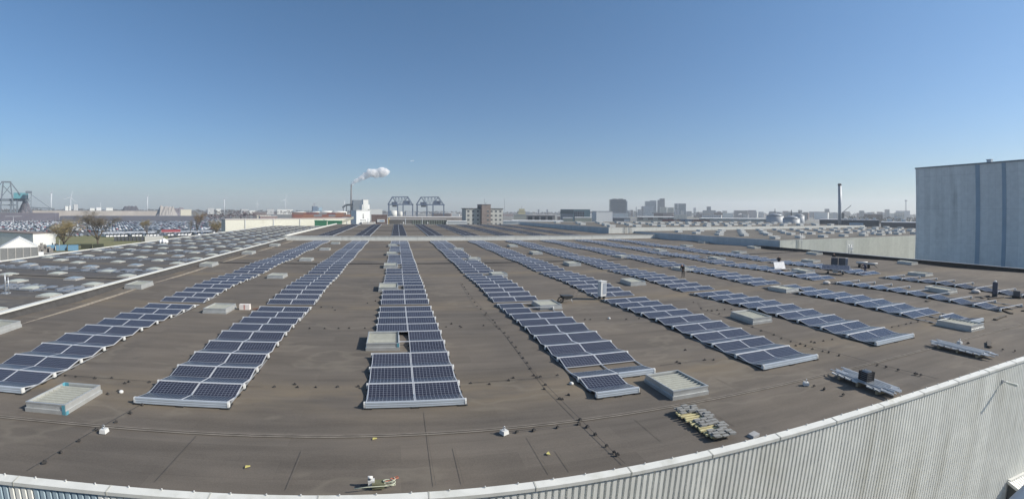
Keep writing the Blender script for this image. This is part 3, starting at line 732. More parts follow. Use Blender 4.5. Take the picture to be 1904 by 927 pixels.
make_person('person', 'person in brown dark clothes standing behind the dark box stack by the upstand', (61.4, 44.6, rz_(44.5)), -.9,
    mk(), mat('brown_jacket', (.06, .045, .035), .85), mat('dark_trousers', (.03, .03, .034)), hairm)
# upright panel held by the second person
t = thing('upright_solar_module', 'solar panel held upright with its white back towards the camera', 'solar panel', (49.85, 44.45, rz_(44.5)), -.05)
TB = Matrix.Rotation(R(-20), 4, 'X')
mb = MB().use(M_FRAME); mb.box(-.98, .98, 0, .035, 0, .03, TB); mb.box(-.98, .98, 0, .035, 1.02, 1.05, TB); mb.box(-.98, -.95, 0, .035, .03, 1.02, TB); mb.box(.95, .98, 0, .035, .03, 1.02, TB); mb.build('frame', t)
mb = MB().use(mat('white_back_sheet', (.72, .72, .72), .5)); mb.box(-.949, .949, .012, .03, .031, 1.019, TB); mb.build('back_sheet', t)
# dark boxes, trolley, trailer
t = thing('box_stack', 'stack of dark grey panel boxes on a pallet beside the right upstand', 'box stack', (60.2, 43.0, rz_(43)), -.95)
for k in range(2):
    mb = MB().use(mat('dark_carton', (.11, .107, .113), .8)); mb.box(-.95 + k * 1.0, -.02 + k * .98, -.5, .5, .14, 1.3); mb.build('box', t)
mb = MB().use(mat('light_side', (.30, .30, .32), .8)); mb.box(.965, 1.3, -.48, .5, .14, 1.28); mb.build('light_box', t)
mb = MB().use(mat('pallet_wood', (.32, .25, .16)))
for yy in (-.5, 0, .42): mb.box(-1, 1.35, yy, yy + .1, 0, .1)
mb.box(-1, 1.35, -.5, .52, .1, .138); mb.build('pallet', t)
t = thing('trolley', 'low four wheeled trolley with white tubes on top by the dark boxes', 'trolley', (63.3, 40.6, rz_(41)), -1.0)
mb = MB().use(M_DARK); mb.box(-1.1, 1.2, -.35, .35, .42, .5); mb.build('deck', t)
for sx in (-.85, -.1, .35):
    mb = MB().use(M_BLACK); mb.tube([(sx, -.4, .2), (sx, .4, .2)], .2, 12); mb.build('wheel', t)
mb = MB().use(M_WHITE); mb.tube([(-1.3, 0, .66), (.2, .05, .7)], .15, 10); mb.tube([(.2, -.2, .62), (1.5, .1, .64)], .1, 8); mb.build('tube', t)
mb = MB().use(M_DARK); mb.bar((.9, 0, .6), (1.5, 0, .05), .06); mb.build('drawbar', t)
t = thing('panel_cart', 'cart carrying a tilted blue panel in the gap before the dark boxes', 'cart', (53.6, 38.6, rz_(39)), -.95)
mb = MB().use(M_FRAME); mb.box(-1.7, 1.7, -.75, .75, .85, .9, Matrix.Rotation(R(16), 4, 'X')); mb.use(M_CELL); mb.box(-1.67, 1.67, -.72, .72, .902, .906, Matrix.Rotation(R(16), 4, 'X')); mb.build('panel', t)
mb = MB().use(M_GALV); mb.box(-.35, .3, -.3, .3, .14, .8); mb.build('box', t)
for sx in (-.9, .9): mb = MB().use(M_DARK); mb.tube([(sx, -.4, .14), (sx, .4, .14)], .14, 10); mb.bar((sx, 0, .14), (sx, 0, .55), .08); mb.build('wheel', t)
# leaning parts at the far right
t = thing('rail_crate', 'upright dark crate of clamps standing among loose parts at far right', 'crate', (53.4, 20.6, rz_(20)), .3)
mb = MB().use(mat('blue_black', (.085, .09, .115), .6)); mb.box(-.2, .2, -.2, .2, .3, 1.4); mb.build('crate_body', t)
mb = MB().use(M_DARK); mb.box(-.2, -.12, -.2, .2, 0, .3); mb.box(.12, .2, -.2, .2, 0, .3); mb.build('foot', t)
mb = MB().use(M_WHITE); mb.tube([(-.12, 0, 1.4), (-.12, 0, 1.52)], .08, 8); mb.tube([(.1, 0, 1.4), (.1, 0, 1.54)], .08, 8); mb.build('spool', t)
t = thing('tool_trolley', 'small dark tool trolley standing right of the upright crate', 'trolley', (54.9, 19.4, rz_(19)), .3)
mb = MB().use(mat('trolley_grey', (.10, .10, .105), .7)); mb.box(-.26, .26, -.26, .26, .14, .7); mb.build('cabinet', t)
for sx in (-.22, .22):
    mb = MB().use(M_BLACK); mb.tube([(sx, -.32, .1), (sx, .32, .1)], .1, 10); mb.build('wheel', t)
for i, (x, y, l, a, lb) in enumerate(((52.2, 20.9, 2.2, .15, 'loose dark rail lying left of the upright crate'), (52.6, 20.2, 2.4, -.1, 'second loose rail, nearer the camera than the upright crate'), (33.5, 13.0, 1.5, .4, 'loose dark rail right of the far bundle of rails'),
                              (43.2, 16.2, 2.4, .1, 'loose brown board by the rightmost vent'), (46.4, 17.0, 1.6, .8, 'loose plank near the right frame edge'), (44.9, 22.5, 1.0, .2, 'short loose bar on the roof before the crate'))):
    mb = MB().use(mat('brown_rail', (.09, .075, .06), .8)); mb.box(-l / 2, l / 2, -.1, .1, .03, .1); mb.box(-l / 2 + .1, -l / 2 + .2, -.15, .15, 0, .03); mb.box(l / 2 - .2, l / 2 - .1, -.15, .15, 0, .03)
    tag(mb.build('loose_rail', None, (x, y, rz_(y)), a), lb, 'rail')
for i, (x, y, lb) in enumerate(((45.2, 33.6, 'white bag of clamps lying between the two right rows'), (53.8, 22.4, 'pale sack lying beside the upright crate'))):
    mb = MB().use(mat('pale_sack', (.5, .47, .44), .8, noise=.2))
    bmesh.ops.create_icosphere(mb.bm, subdivisions=2, radius=.4)
    for v in mb.bm.verts: v.co.z = max(0, v.co.z * .6 + .16); v.co.x *= 1.2 + .2 * math.sin(v.co.y * 9)
    tag(mb.build('sack', None, (x, y, rz_(y)), .3), lb, 'sack')

# ------------------------------------------------------------------ wall lamp, canopy, terrace rail
t = thing('wall_lamp', 'pale street lamp head on a short arm fixed to the corrugated wall', 'lamp', (29.46, W_Y - .06, -.77))
mb = MB().use(M_GALV); mb.tube([(0, 0, 0), (0, -.1, .03), (0, -.2, .03)], .032, 8); mb.box(-.08, .08, -.02, .03, -.12, .1); mb.build('arm', t)
mb = MB().use(mat('lamp_housing', (.55, .57, .52), .5)); mb.hexa([(-.07, -.18, -.04), (.07, -.18, -.04), (.1, -.66, -.03), (-.1, -.66, -.03), (-.05, -.18, .05), (.05, -.18, .05), (.07, -.64, .06), (-.07, -.64, .06)]); mb.build('lamp_head', t)
mb = MB().use(mat('lamp_glass', (.7, .72, .68), .2)); mb.box(-.07, .07, -.62, -.3, -.06, -.042); mb.build('lens', t)
t = thing('wall_canopy', 'small corrugated canopy with open dark side on the white wall at lower right', 'canopy', (33.6, W_Y, -7.0))
mb = MB().use(M_CLAD_W)
for k in range(16):
    x0 = -1.6 + k * .25
    mb.hexa([(x0, -1.9, -.78), (x0 + .17, -1.9, -.78), (x0 + .17, -.06, .02), (x0, -.06, .02), (x0, -1.9, -.7), (x0 + .17, -1.9, -.7), (x0 + .17, -.06, .1), (x0, -.06, .1)])
mb.hexa([(-1.6, -1.9, -.83), (2.5, -1.9, -.83), (2.5, -.06, -.03), (-1.6, -.06, -.03), (-1.6, -1.9, -.785), (2.5, -1.9, -.785), (2.5, -.06, .015), (-1.6, -.06, .015)])
mb.build('roof_sheet', t)
mb = MB().use(M_CAP); mb.bar((-1.66, -1.95, -.76), (-1.66, -.06, .06), .12, .16); mb.bar((-1.6, -.1, .13), (2.5, -.1, .13), .12, .08); mb.build('edge_trim', t)
mb = MB().use(mat('painted_shade', (.10, .105, .10), .9)); mb.hexa([(-1.55, -1.8, -5), (-1.5, -1.8, -5), (-1.5, -.07, -5), (-1.55, -.07, -5), (-1.55, -1.8, -.84), (-1.5, -1.8, -.84), (-1.5, -.07, -.1), (-1.55, -.07, -.1)]); mb.build('side_shade', t)  # dark sheet painted in for the shade of the open side
# the terrace the camera stands on, with its hand rail
mb = MB().use(M_CONC); mb.box(-14, 16, -14, .35, GZ, 6.1); tag(mb.build('camera_building'), 'flat roofed block the viewpoint stands on, outside the picture', 'building')
A = Vector((1.735, .585, 6.95)); dr = Vector((.45, -.22, 1.0)).normalized()
mb = MB().use(mat('rail_white', (.72, .72, .72), .35, .2, noise=.04))
A = ray(1872, 927) * 2.0 + Vector((0, 0, EYE)); B = ray(1904, 897) * 2.0 + Vector((0, 0, EYE))
d_ = (B - A).normalized(); off = d_.cross(ray(1890, 915)).normalized() * .062
if off.z > 0: off = -off
P0, P1 = A + off - d_ * .7, B + off + d_ * 1.2
mb.tube([P0, P1], .06, 16)
mb.tube([P1, Vector((P1.x + .05, .2, 6.1))], .03, 10); mb.tube([P0, Vector((P0.x, .2, 6.1))], .03, 10)
tag(mb.build('hand_rail'), 'white tubular hand rail close to the camera in the lower right corner', 'rail')

# ------------------------------------------------------------------ lower left hall with dome skylights
lh = thing('skylight_hall', 'long dark roofed hall on the left, its flat roof dotted with pale dome skylights', 'building', (-43, 11, GZ))
def lchild(o): o.parent = lh; o.location = -Vector(lh.location); return o
mb = MB().use(M_ROOF_LEFT); mb.face([(-58.6, 11, 0), (-28.36, 11, 0), (-28.36, 205, 0), (-58.6, 205, 0)]); lchild(mb.build('roof'))
mb = MB().use(M_CLAD_W); mb.box(-58.6, -58.4, 11, 205, GZ, -.02); mb.box(-58.4, -28.4, 204.7, 205, GZ, -.02); lchild(mb.build('wall'))
mb = MB().use(M_CAP); mb.box(-58.75, -58.4, 11, 205.2, .0, .14); mb.box(-58.4, -28.4, 204.9, 205.2, 0, .12); lchild(mb.build('coping'))
for y in (46.3, 84.1, 122): mb = MB().use(M_JOINT); mb.box(-58.3, -28.5, y, y + .3, 0, .05); lchild(mb.build('expansion_joint'))
mb = MB().use(mat('cable_tray', (.30, .32, .35), .5, .5))
for k in range(9):
    y = 39 + 12.5 * k + random.uniform(-1, 1)
    for q in range(3): mb.bar((-57.5, y + q * .8 + random.uniform(-.3, .3), .12), (-29.5, y + q * .9 + random.uniform(-1, 1), .12), .1, .08)
    for q in range(34):
        xx = random.uniform(-57, -30); mb.box(xx, xx + random.uniform(.15, .5), y + random.uniform(-.6, 2.4), y + 2.6, 0, random.uniform(.1, .22))
tag(lchild(mb.build('cable_tray')), kind=None)
def dome(m, box):
    mb = MB().use(M_CONC); mb.hexa([(-.82, -.82, 0), (.82, -.82, 0), (.82, .82, 0), (-.82, .82, 0), (-.76, -.76, .12), (.76, -.76, .12), (.76, .76, .12), (-.76, .76, .12)])
    o1 = mb.build('curb')
    mb = MB().use(m)
    n = 6; g = []
    for i in range(n + 1):
        row = []
        for j in range(n + 1):
            u, v = -1 + 2 * i / n, -1 + 2 * j / n
            hgt = (1 - abs(u) ** 2.2) * (1 - abs(v) ** 2.2) * .15 if not box else min(1, 6 * (1 - max(abs(u), abs(v)))) * .12
            row.append(mb.bm.verts.new((u * .80, v * .80, .122 + hgt)))
        g.append(row)
    for i in range(n):
        for j in range(n):
            f = mb.bm.faces.new((g[i][j], g[i + 1][j], g[i + 1][j + 1], g[i][j + 1])); f.smooth = not box
    o2 = mb.build('dome')
    me = (o1.data, o2.data); bpy.data.objects.remove(o1); bpy.data.objects.remove(o2); return me
DP, DG = dome(M_DOME, False), dome(M_DOMEG, True)
XC = [-31.6, -36.1, -41.1, -46.3, -51.0, -55.6]
for ci, X in enumerate(XC):
    n = 0
    for k in range(36):
        y = 29.95 + 6.25 * k if ci % 2 == 0 else (32.85, 40.3, 32.85)[ci // 2] + 6.25 * k
        if y > 202: continue
        pale = ci % 2 == 0 or k % 2 == 1
        if ci in (2, 4) and k % 11 == 4: pale = False
        me = DP if pale else DG
        t = thing('dome_skylight', '%s dome skylight on left hall, %s from front in %s line off the parapet' % ('pale' if pale else 'grey glassy', ORD[n], ORD[ci]), 'skylight', (X, y, 0), 0, 'dome skylights on the left hall roof')
        put('curb', me[0], t); put('dome', me[1], t); n += 1
mb = MB().use(mat('white_bag', (.75, .75, .76), .6))
for cx, r_ in ((0, .45), (.75, .62), (1.35, .42)):
    vs = bmesh.ops.create_icosphere(mb.bm, subdivisions=2, radius=r_)['verts']
    for v in vs: v.co.z = max(0, v.co.z * 1.15 + r_ * .75); v.co.x = v.co.x * (.75 + .1 * math.sin(v.co.z * 4)) + cx
p = at(299, 452, 0); tag(mb.build('white_bags', None, (p.x, p.y, 0), .2), 'heap of three bulky white bags near the outer edge of the left roof', 'bag heap')
bpy.data.objects['white_bags'].name = 'bag_heap'
p = at(1, 545, 0); mb = MB().use(M_GALV); mb.box(-.3, .3, -.3, .3, 0, .1); mb.tube([(0, 0, .1), (0, 0, 1.9)], .05, 8); mb.tube([(.35, 0, .1), (.35, 0, 1.5)], .04, 8); tag(mb.build('roof_mast', None, (p.x + .6, p.y, 0)), 'short grey mast on the left roof at the left frame edge', 'mast')

# ------------------------------------------------------------------ right hand halls
rh = thing('grey_walled_hall', 'hall with grey and pale sheet walls, white boxes on its roof, before the grey store', 'building', (100, 95, GZ))
def rchild(o): o.parent = rh; o.location = -Vector(rh.location); return o
TZ = 1.78
cA, cB, cC, cD = (78.0, 70.1), (190, 69.0), (190, 121), (72.0, 121)
mb = MB().use(M_SHADEWALL); mb.hexa([(cA[0], cA[1] + .1, GZ), (cA[0] + .2, cA[1] + .1, GZ), (cD[0] + .2, cD[1], GZ), (cD[0], cD[1], GZ), (cA[0], cA[1] + .1, TZ), (cA[0] + .2, cA[1] + .1, TZ), (cD[0] + .2, cD[1], TZ - .2), (cD[0], cD[1], TZ - .2)]); rchild(mb.build('west_wall'))
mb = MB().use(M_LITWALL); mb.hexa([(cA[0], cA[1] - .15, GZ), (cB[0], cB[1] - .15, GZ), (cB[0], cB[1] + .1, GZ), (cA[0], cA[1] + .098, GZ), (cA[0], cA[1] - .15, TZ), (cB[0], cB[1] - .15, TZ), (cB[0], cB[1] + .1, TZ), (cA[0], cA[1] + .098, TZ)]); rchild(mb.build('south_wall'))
mb = MB().use(M_ROOF_RIGHT); mb.face([(cA[0] + .2, cA[1] + .1, TZ - .06), (cB[0], cB[1], TZ - .06), (cC[0], cC[1], TZ - .06), (cD[0] + .2, cD[1], TZ - .22)]); rchild(mb.build('roof'))
mb = MB().use(mat('pale_patch', (.62, .64, .60), .5, noise=.1)); mb.box(100.5, 104.5, cA[1] - .4, cA[1] - .385, -6, TZ - .5); rchild(mb.build('pale_panel'))
def box_light(s=1.0):
    mb = MB().use(M_WHITE); mb.box(-.7, .7, -.9, .9, 0, .5); mb.use(mat('pale_lid', (.70, .70, .65), .4)); mb.box(-.75, .75, -.95, .95, .502, .58)
    o = mb.build('box_skylight'); me = o.data; bpy.data.objects.remove(o); return me
BL = box_light()
rows_ = [(75.6, 82.6, 8.35, 11), (87.2, 84.4, 8.45, 11), (92.9, 80.9, 8.25, 13), (101.8, 80.6, 8.35, 13), (111, 81.4, 8.1, 14)]
for rr, (y, x0, px_, n) in enumerate(rows_):
    for k in range(n):
        x = x0 + px_ * k
        if x > 188: continue
        o = put('box_skylight', BL, None, (x, y + random.uniform(-.3, .3), TZ - .06 - (.12 if x < 82 else 0)), 0); o.scale = (1.15, 1, 1)
        tag(o, 'white box skylight behind the grey wall, %s from left, %s line from front' % (ORD[k], ORD[rr]), 'skylight', 'white box skylights on the right hall roof')
for i, (x, y) in enumerate(((118, 77), (124, 77.5), (132, 78), (141, 79), (147, 84))):
    t = thing('air_handler', 'bulky white air handling unit on the right hall roof, %s of five from the left' % ORD[i], 'air unit', (x, y, TZ - .05), .1, 'air units on the right hall roof')
    mb = MB().use(M_GALV); mb.box(-.9, .5, -.5, .5, .1, .8); mb.build('unit', t)
    mb = MB().use(M_WHITE); mb.hexa([(.52, -.5, .1), (1.1, -.5, .1), (1.1, .5, .1), (.52, .5, .1), (.52, -.4, 1.0), (.8, -.4, 1.0), (.8, .4, 1.0), (.52, .4, 1.0)]); mb.build('hood', t)
# upper hall
uh = thing('upper_hall', 'higher hall behind, with a blue grey shaded side wall and a white front step', 'building', (63, 121, GZ))
def uchild(o): o.parent = uh; o.location = -Vector(uh.location); return o
UZ = 2.75
mb = MB().use(M_SHADEWALL); mb.hexa([(63, 121.2, GZ), (63.2, 121.2, GZ), (58.5, 203, GZ), (58.3, 203, GZ), (63, 121.2, UZ), (63.2, 121.2, UZ), (58.5, 203, 2.3), (58.3, 203, 2.3)]); uchild(mb.build('west_wall'))
mb = MB().use(M_PARAW); mb.hexa([(63, 121.0, GZ), (187, 121.0, GZ), (187, 121.2, GZ), (63, 121.198, GZ), (63, 121.0, UZ), (187, 121.0, UZ - .35), (187, 121.2, UZ - .35), (63, 121.198, UZ)]); uchild(mb.build('front_wall'))
mb = MB().use(M_ROOF_RIGHT); mb.face([(63.2, 121.2, UZ - .1), (187, 121.2, UZ - .5), (187, 203, UZ - .5), (58.5, 203, UZ - .5)]); uchild(mb.build('roof'))
mb = MB().use(M_CAP); mb.box(58, 150, 203, 203.4, 1.8, 2.35); uchild(mb.build('back_coping'))
for k, x in enumerate((68.5, 70.3)):
    mb = MB().use(M_DARK); mb.bar((x, 120.8, .3), (x, 120.8, 3.2), .05)
    for q in range(9): mb.bar((x, 120.8, .5 + q * .32), (x + .6, 120.8, .5 + q * .32), .025)
    mb.bar((x + .6, 120.8, .3), (x + .6, 120.8, 3.2), .05); tag(mb.build('wall_ladder'), 'dark ladder on the white front of the upper hall, %s one' % ('left' if k == 0 else 'right'), 'ladder')
k = 0
for rr, y in enumerate((129, 140.5, 152, 164, 178)):
    for q in range(12):
        x = 68 + q * 9.7 + (rr % 2) * 4
        if x > 183: continue
        o = put('box_skylight', BL, None, (x, y, UZ - .1 - .4 * min(1, (x - 60) / 120 + (y - 121) / 160)), 0); o.scale = (1.5, 1.2, 1.2)
        tag(o, 'white box skylight on the upper hall, %s from left, %s line from front' % (ORD[q], ORD[rr]), 'skylight', 'white box skylights on the upper hall roof')
for i, (x, y) in enumerate(((84.2, 69.6), (78.3, 53.5))):
    t = thing('cage_ladder', 'galvanised ladder with hoops %s' % ('on the pale wall behind the upstand' if i == 0 else 'standing over the right upstand in front of the pale wall'), 'ladder', (x, y, -2 if i == 0 else -.2), 0 if i == 0 else R(80))
    H_ = 5.2 if i == 0 else 2.2
    for sx in (-.3, .3):
        mb = MB().use(M_GALV); mb.tube([(sx, 0, 0), (sx, 0, H_)], .05, 6); mb.build('stile', t)
    for q in range(int(H_ / .35)):
        mb = MB().use(M_GALV); mb.bar((-.3, 0, .2 + q * .35), (.3, 0, .2 + q * .35), .04); mb.build('rung', t)
    for q in range(3):
        mb = MB().use(M_GALV); z = H_ * .35 + q * H_ * .3; mb.tube([(.35 * math.cos(a), -.35 + -.35 * math.sin(a) * 1.0, z) for a in [PI * w / 8 for w in range(9)]], .03, 5); mb.build('hoop', t)
# the tall grey store
tx, ty = 101.0, 53.7
tower = thing('high_bay_store', 'tall windowless grey store at right with two vertical blue stripes and dirty streaks', 'building', (tx, 20, GZ))
def tchild(o): o.parent = tower; o.location = -Vector(tower.location); return o
TT = 7.8 + .0875 * tx
mb = MB().use(M_TOWER); mb.box(tx, tx + 42, -30, ty, GZ, TT); tchild(mb.build('wall'))
for b0, b1 in ((bearing(1813.5, 310), bearing(1821.5, 310)), (bearing(1862.5, 303), bearing(1870, 303))):
    y0, y1 = tx / math.tan(b1), tx / math.tan(b0)
    mb = MB().use(M_STRIPE); mb.box(tx - .06, tx - .003, y0, y1, GZ, TT - .08); tchild(mb.build('blue_stripe'))
mb = MB().use(mat('dark_edge_trim', (.2, .23, .25), .5)); mb.box(tx - .12, tx + 42.1, -30.1, ty + .1, TT, TT + .25); tchild(mb.build('roof_trim'))
yv = tx / math.tan(bearing(1834, 302)); mb = MB().use(M_GALV); mb.box(tx + 1, tx + 1.7, yv - .35, yv + .35, TT + .25, TT + .75); mb.box(tx + .9, tx + 1.8, yv - .42, yv + .42, TT + .75, TT + .85); tchild(mb.build('roof_vent'))

# ------------------------------------------------------------------ ground
def sheet(name, pts, m, z):
    mb = MB().use(m); mb.face([(p[0], p[1], z) for p in pts]); return tag(mb.build(name), kind='structure')
mg, nt, b = nodes('city_ground')
pos = nt.nodes.new('ShaderNodeNewGeometry').outputs['Position']
n1 = noise_node(nt, pos, .004, 6, .6); n2 = noise_node(nt, scaled(nt, pos, (1, 3, 1)), .012, 6, .65)
c = mixc(nt, remap(nt, n1, .45, .55, 0, 1), (.10, .10, .10), (.13, .125, .085)); c = mixc(nt, remap(nt, n2, .5, .62, 0, 1), c, (.26, .25, .24))
nt.links.new(c, b.inputs['Base Color']); b.inputs['Roughness'].default_value = .95
sheet('ground', [(-4450, -600), (4450, -600), (4450, 4450), (-4450, 4450)], mg, GZ)
M_ASPH = mat('asphalt', (.085, .085, .088), .95, noise=.2, scale=.1)
def gp(px, py): return at(px, py, GZ)
sheet('car_park', [gp(-120, 437), gp(432, 437), gp(432, 403), gp(-120, 403)], M_ASPH, GZ + .004)
mgr, nt, b = nodes('rough_grass')
pos = nt.nodes.new('ShaderNodeNewGeometry').outputs['Position']
c = mixc(nt, remap(nt, noise_node(nt, pos, .12, 6, .65), .35, .65, 0, 1), (.12, .13, .045), (.19, .17, .08)); nt.links.new(c, b.inputs['Base Color']); b.inputs['Roughness'].default_value = 1
sheet('grass_field', [gp(-150, 475), gp(60, 470), gp(430, 455), gp(330, 439), gp(96, 437), gp(-150, 437)], mgr, GZ + .008)
sheet('yard_road', [(-66, 10), (-59, 10), (-59, 260), (-66, 260)], M_ASPH, GZ + .012)
sheet('road', [(79.2, -100), (101, -100), (101, 69), (79.2, 69)], M_ASPH, GZ + .006)
sheet('street', [(-300, .35), (76, .35), (76, 10.6), (-300, 10.6)], M_ASPH, GZ + .010)
mw, nt, b = nodes('dock_water'); b.inputs['Base Color'].default_value = (.03, .05, .06, 1); b.inputs['Roughness'].default_value = .12
sheet('water', [gp(-200, 402.6), gp(300, 402.6), gp(300, 397.5), gp(-200, 397.5)], mw, GZ + .004)

# ------------------------------------------------------------------ generic buildings
def bld(name, label, pl, pr, pt, d, depth, m, turn=0.0, group=None, roofm=None, cat='building', single=False, trim=.4, top=None):
    bl, br = bearing(pl), bearing(pr); W = d * (br - bl); bc = (bl + br) / 2
    if depth * math.sin(abs(turn)) > .8 * W: depth = .6 * W / max(.05, math.sin(abs(turn)))
    w = (W - depth * math.sin(abs(turn))) / math.cos(turn)
    h = (height((pl + pr) / 2, pt, d) if top is None else top) - GZ
    off = -(depth * math.sin(turn)) / 2          # keeps the outline centred on its bearing
    dr, rt = Vector((math.sin(bc), math.cos(bc), 0)), Vector((math.cos(bc), -math.sin(bc), 0))
    loc = dr * d - rt * off * 1.0; loc.z = GZ
    rz = -bc + turn
    roofm = roofm or mat('pale_flat_roof', (.42, .42, .41), .8)
    if single:
        mb = MB().use(m); mb.box(-w / 2, w / 2, 0, depth, 0, h - .3); mb.use(roofm); mb.box(-w / 2 - .1, w / 2 + .1, -.1, depth + .1, h - .299, h)
        o = mb.build(name, None, loc, rz); return tag(o, label, cat, group)
    t = thing(name, label, cat, loc, rz, group); t['w'] = w; t['h'] = h
    mb = MB().use(m); mb.box(-w / 2, w / 2, 0, depth, 0, h - trim); mb.build('wall', t)
    mb = MB().use(roofm); mb.box(-w / 2 - .15, w / 2 + .15, -.15, depth + .15, h - trim + .002, h); mb.build('roof', t)
    return t
def part(t, name, m, x0, x1, y0, y1, z0, z1):
    mb = MB().use(m); mb.box(x0, x1, y0, y1, z0, z1); return mb.build(name, t)
G_DK = (.03, .04, .05)
F_GREY = facade('facade_grey', (.30, .31, .32), G_DK, 3.2, 3.4); F_CREAM = facade('facade_cream', (.60, .57, .47), (.10, .10, .09), 3.5, 3.3, .5, .45)
F_DARK = facade('facade_dark', (.17, .20, .225), (.03, .045, .06), 2.4, 3.5, .7, .8, .4); F_GLASS = facade('facade_glass', (.22, .28, .31), (.10, .14, .17), 3.0, 3.6, .75, .8, .3)
F_WHITE = facade('facade_white', (.55, .55, .54), (.08, .09, .1), 4.0, 3.3, .6, .45); F_BRICK = facade('facade_brick', (.25, .17, .15), (.07, .07, .08), 3.0, 3.2, .45, .45)
M_PW = streaked('plain_white_wall', (.66, .66, .62), (.42, .40, .34), .4, .3); M_PG = mat('plain_grey_wall', (.30, .32, .34), .7); M_PB = mat('plain_brown_wall', (.17, .12, .105), .8, noise=.2, scale=.3)
M_PC = mat('plain_cream_wall', (.55, .52, .42), .7); M_PD = mat('plain_dark_wall', (.07, .085, .10), .6); M_WR = mat('white_roof', (.68, .68, .66), .7, noise=.1, scale=.1)

# --- left: shed, tent, yard
def wallbox(name, label, a, b_, za, depth, m, roofm):
    t = thing(name, label, 'building', (a[0], a[1], GZ)); d = Vector((b_[0] - a[0], b_[1] - a[1], 0)); t.rotation_euler.z = math.atan2(d.y, d.x); L = d.length
    h = za - GZ; part(t, 'wall', m, 0, L, 0, depth, 0, h - .3); part(t, 'roof', roofm, -.2, L + .2, -.2, depth + .2, h - .298, h); t['w'] = L; return t
c0 = gp(62, 468); d0 = math.hypot(c0.x, c0.y); ztop = height(62, 433.5, d0)
e1 = ray(103, 440); s1 = spot(103, d0 + 6)
sh = wallbox('white_shed', 'white flat roofed shed left of the bare trees, its end wall brightly lit', (c0.x, c0.y), (s1.x, s1.y), ztop, 60, M_PW, mat('brown_roof_edge', (.2, .16, .14), .8))
part(sh, 'door', M_DARK, 9.2, 10.0, -.06, -.003, 1.2, 3.4); part(sh, 'window', M_DARK, 10.6, 12.3, -.06, -.003, 1.9, 3.1)
tp = spot(35, 132); tb = bearing(35)
tn = thing('white_tent', 'white gabled marquee with grey side panels at the left frame edge', 'tent', (tp.x, tp.y, GZ), -tb)
zr, ze = height(37, 442, 132) - GZ, height(70, 459, 132) - GZ
hw = 132 * (bearing(71) - bearing(36)); 
mb = MB().use(mat('tent_fabric', (.66, .66, .64), .6, noise=.05)); 
mb.hexa([(-hw, 0, ze), (0, 0, zr), (0, 7, zr), (-hw, 7, ze), (-hw, 0, ze + .12), (0, 0, zr + .12), (0, 7, zr + .12), (-hw, 7, ze + .12)]); mb.hexa([(0, 0, zr), (hw, 0, ze), (hw, 7, ze), (0, 7, zr), (0, 0, zr + .12), (hw, 0, ze + .12), (hw, 7, ze + .12), (0, 7, zr + .12)])
mb.face([(-hw, .05, ze), (hw, .05, ze), (0, .05, zr)]); mb.build('roof_cloth', tn)
mb = MB().use(mat('tent_side', (.16, .165, .165), .8, noise=.1)); mb.box(-hw, hw, .06, .12, 0, ze); mb.box(hw - .06, hw, .2, 7, 0, ze); mb.build('side_panel', tn)
for k in range(6):
    part(tn, 'post', M_CONC, -hw + k * hw * 2 / 5 - .09, -hw + k * hw * 2 / 5 + .09, -.06, .055, 0, ze)
def small_row(name, label, pl, pr, pb, hgt, depth, m, n, group, turn=0):
    for k in range(n):
        x = pl + (pr - pl) * (k + .5) / n; p = gp(x, pb); dd = math.hypot(p.x, p.y); w = dd * (bearing(pr) - bearing(pl)) / n * .92
        mb = MB().use(m); mb.box(-w / 2, w / 2, 0, depth, .12, hgt); mb.box(-w / 2 + .05, -w / 2 + .25, -.03, -.002, .12, hgt); mb.box(w / 2 - .25, w / 2 - .05, -.03, -.002, .12, hgt); mb.use(M_DARK); mb.box(-w / 2 + .1, w / 2 - .1, .1, depth - .1, 0, .118)
        tag(mb.build(name, None, (p.x, p.y, GZ), -bearing(x) + turn), label, name.replace('_', ' '), group)
small_row('blue_container', 'blue steel container in the yard beneath the bare trees', 82, 147, 466, 2.6, 2.4, mat('container_blue', (.10, .22, .33), .6, noise=.15), 3, 'blue containers below the trees')
small_row('dark_hedge', 'dark clipped hedge piece at the foot of the big bare tree', 150, 194, 462, 2.2, 1.5, mat('hedge_dark', (.03, .035, .02), 1, noise=.5, scale=2), 2, 'dark hedge pieces at the big tree')
small_row('parked_trailer', 'dark low trailer in the line parked on the grass edge', 212, 276, 448, 2.6, 2.3, mat('trailer_dark', (.05, .055, .065), .7, noise=.3), 9, 'dark trailers on the grass edge')
small_row('site_container', 'dark site container behind the left hall roof', 312, 350, 446, 2.8, 2.5, mat('site_dark', (.06, .065, .075), .7, noise=.2), 2, 'dark site containers behind the left hall')
small_row('yard_canopy', 'long low pale canopy beyond the edge of the left hall roof', 268, 305, 450, 3.4, 4, mat('canopy_pale', (.42, .42, .40), .7), 1, None)
small_row('white_van', 'two pale vans parked close behind the left hall edge', 336, 346, 444, 2.5, 5, M_WHITE, 1, None)
small_row('white_sack', 'pile of white sacks beside the tent corner', 66, 82, 476, 1.6, 3, mat('sack_white', (.72, .72, .7), .7), 1, None)
p = gp(75, 470); mb = MB().use(mat('scrap', (.2, .19, .18), .9, noise=.4, scale=1))
for k in range(30): 
    x, y, s_ = random.uniform(-3, 6), random.uniform(0, 5), random.uniform(.4, 1.4); mb.box(x, x + s_, y, y + s_, 0, random.uniform(.6, 4.2 - abs(x) * .4))
tag(mb.build('scrap_pile', None, (p.x, p.y, GZ), -bearing(75)), 'heap of grey scrap before the lit white shed wall', 'heap')
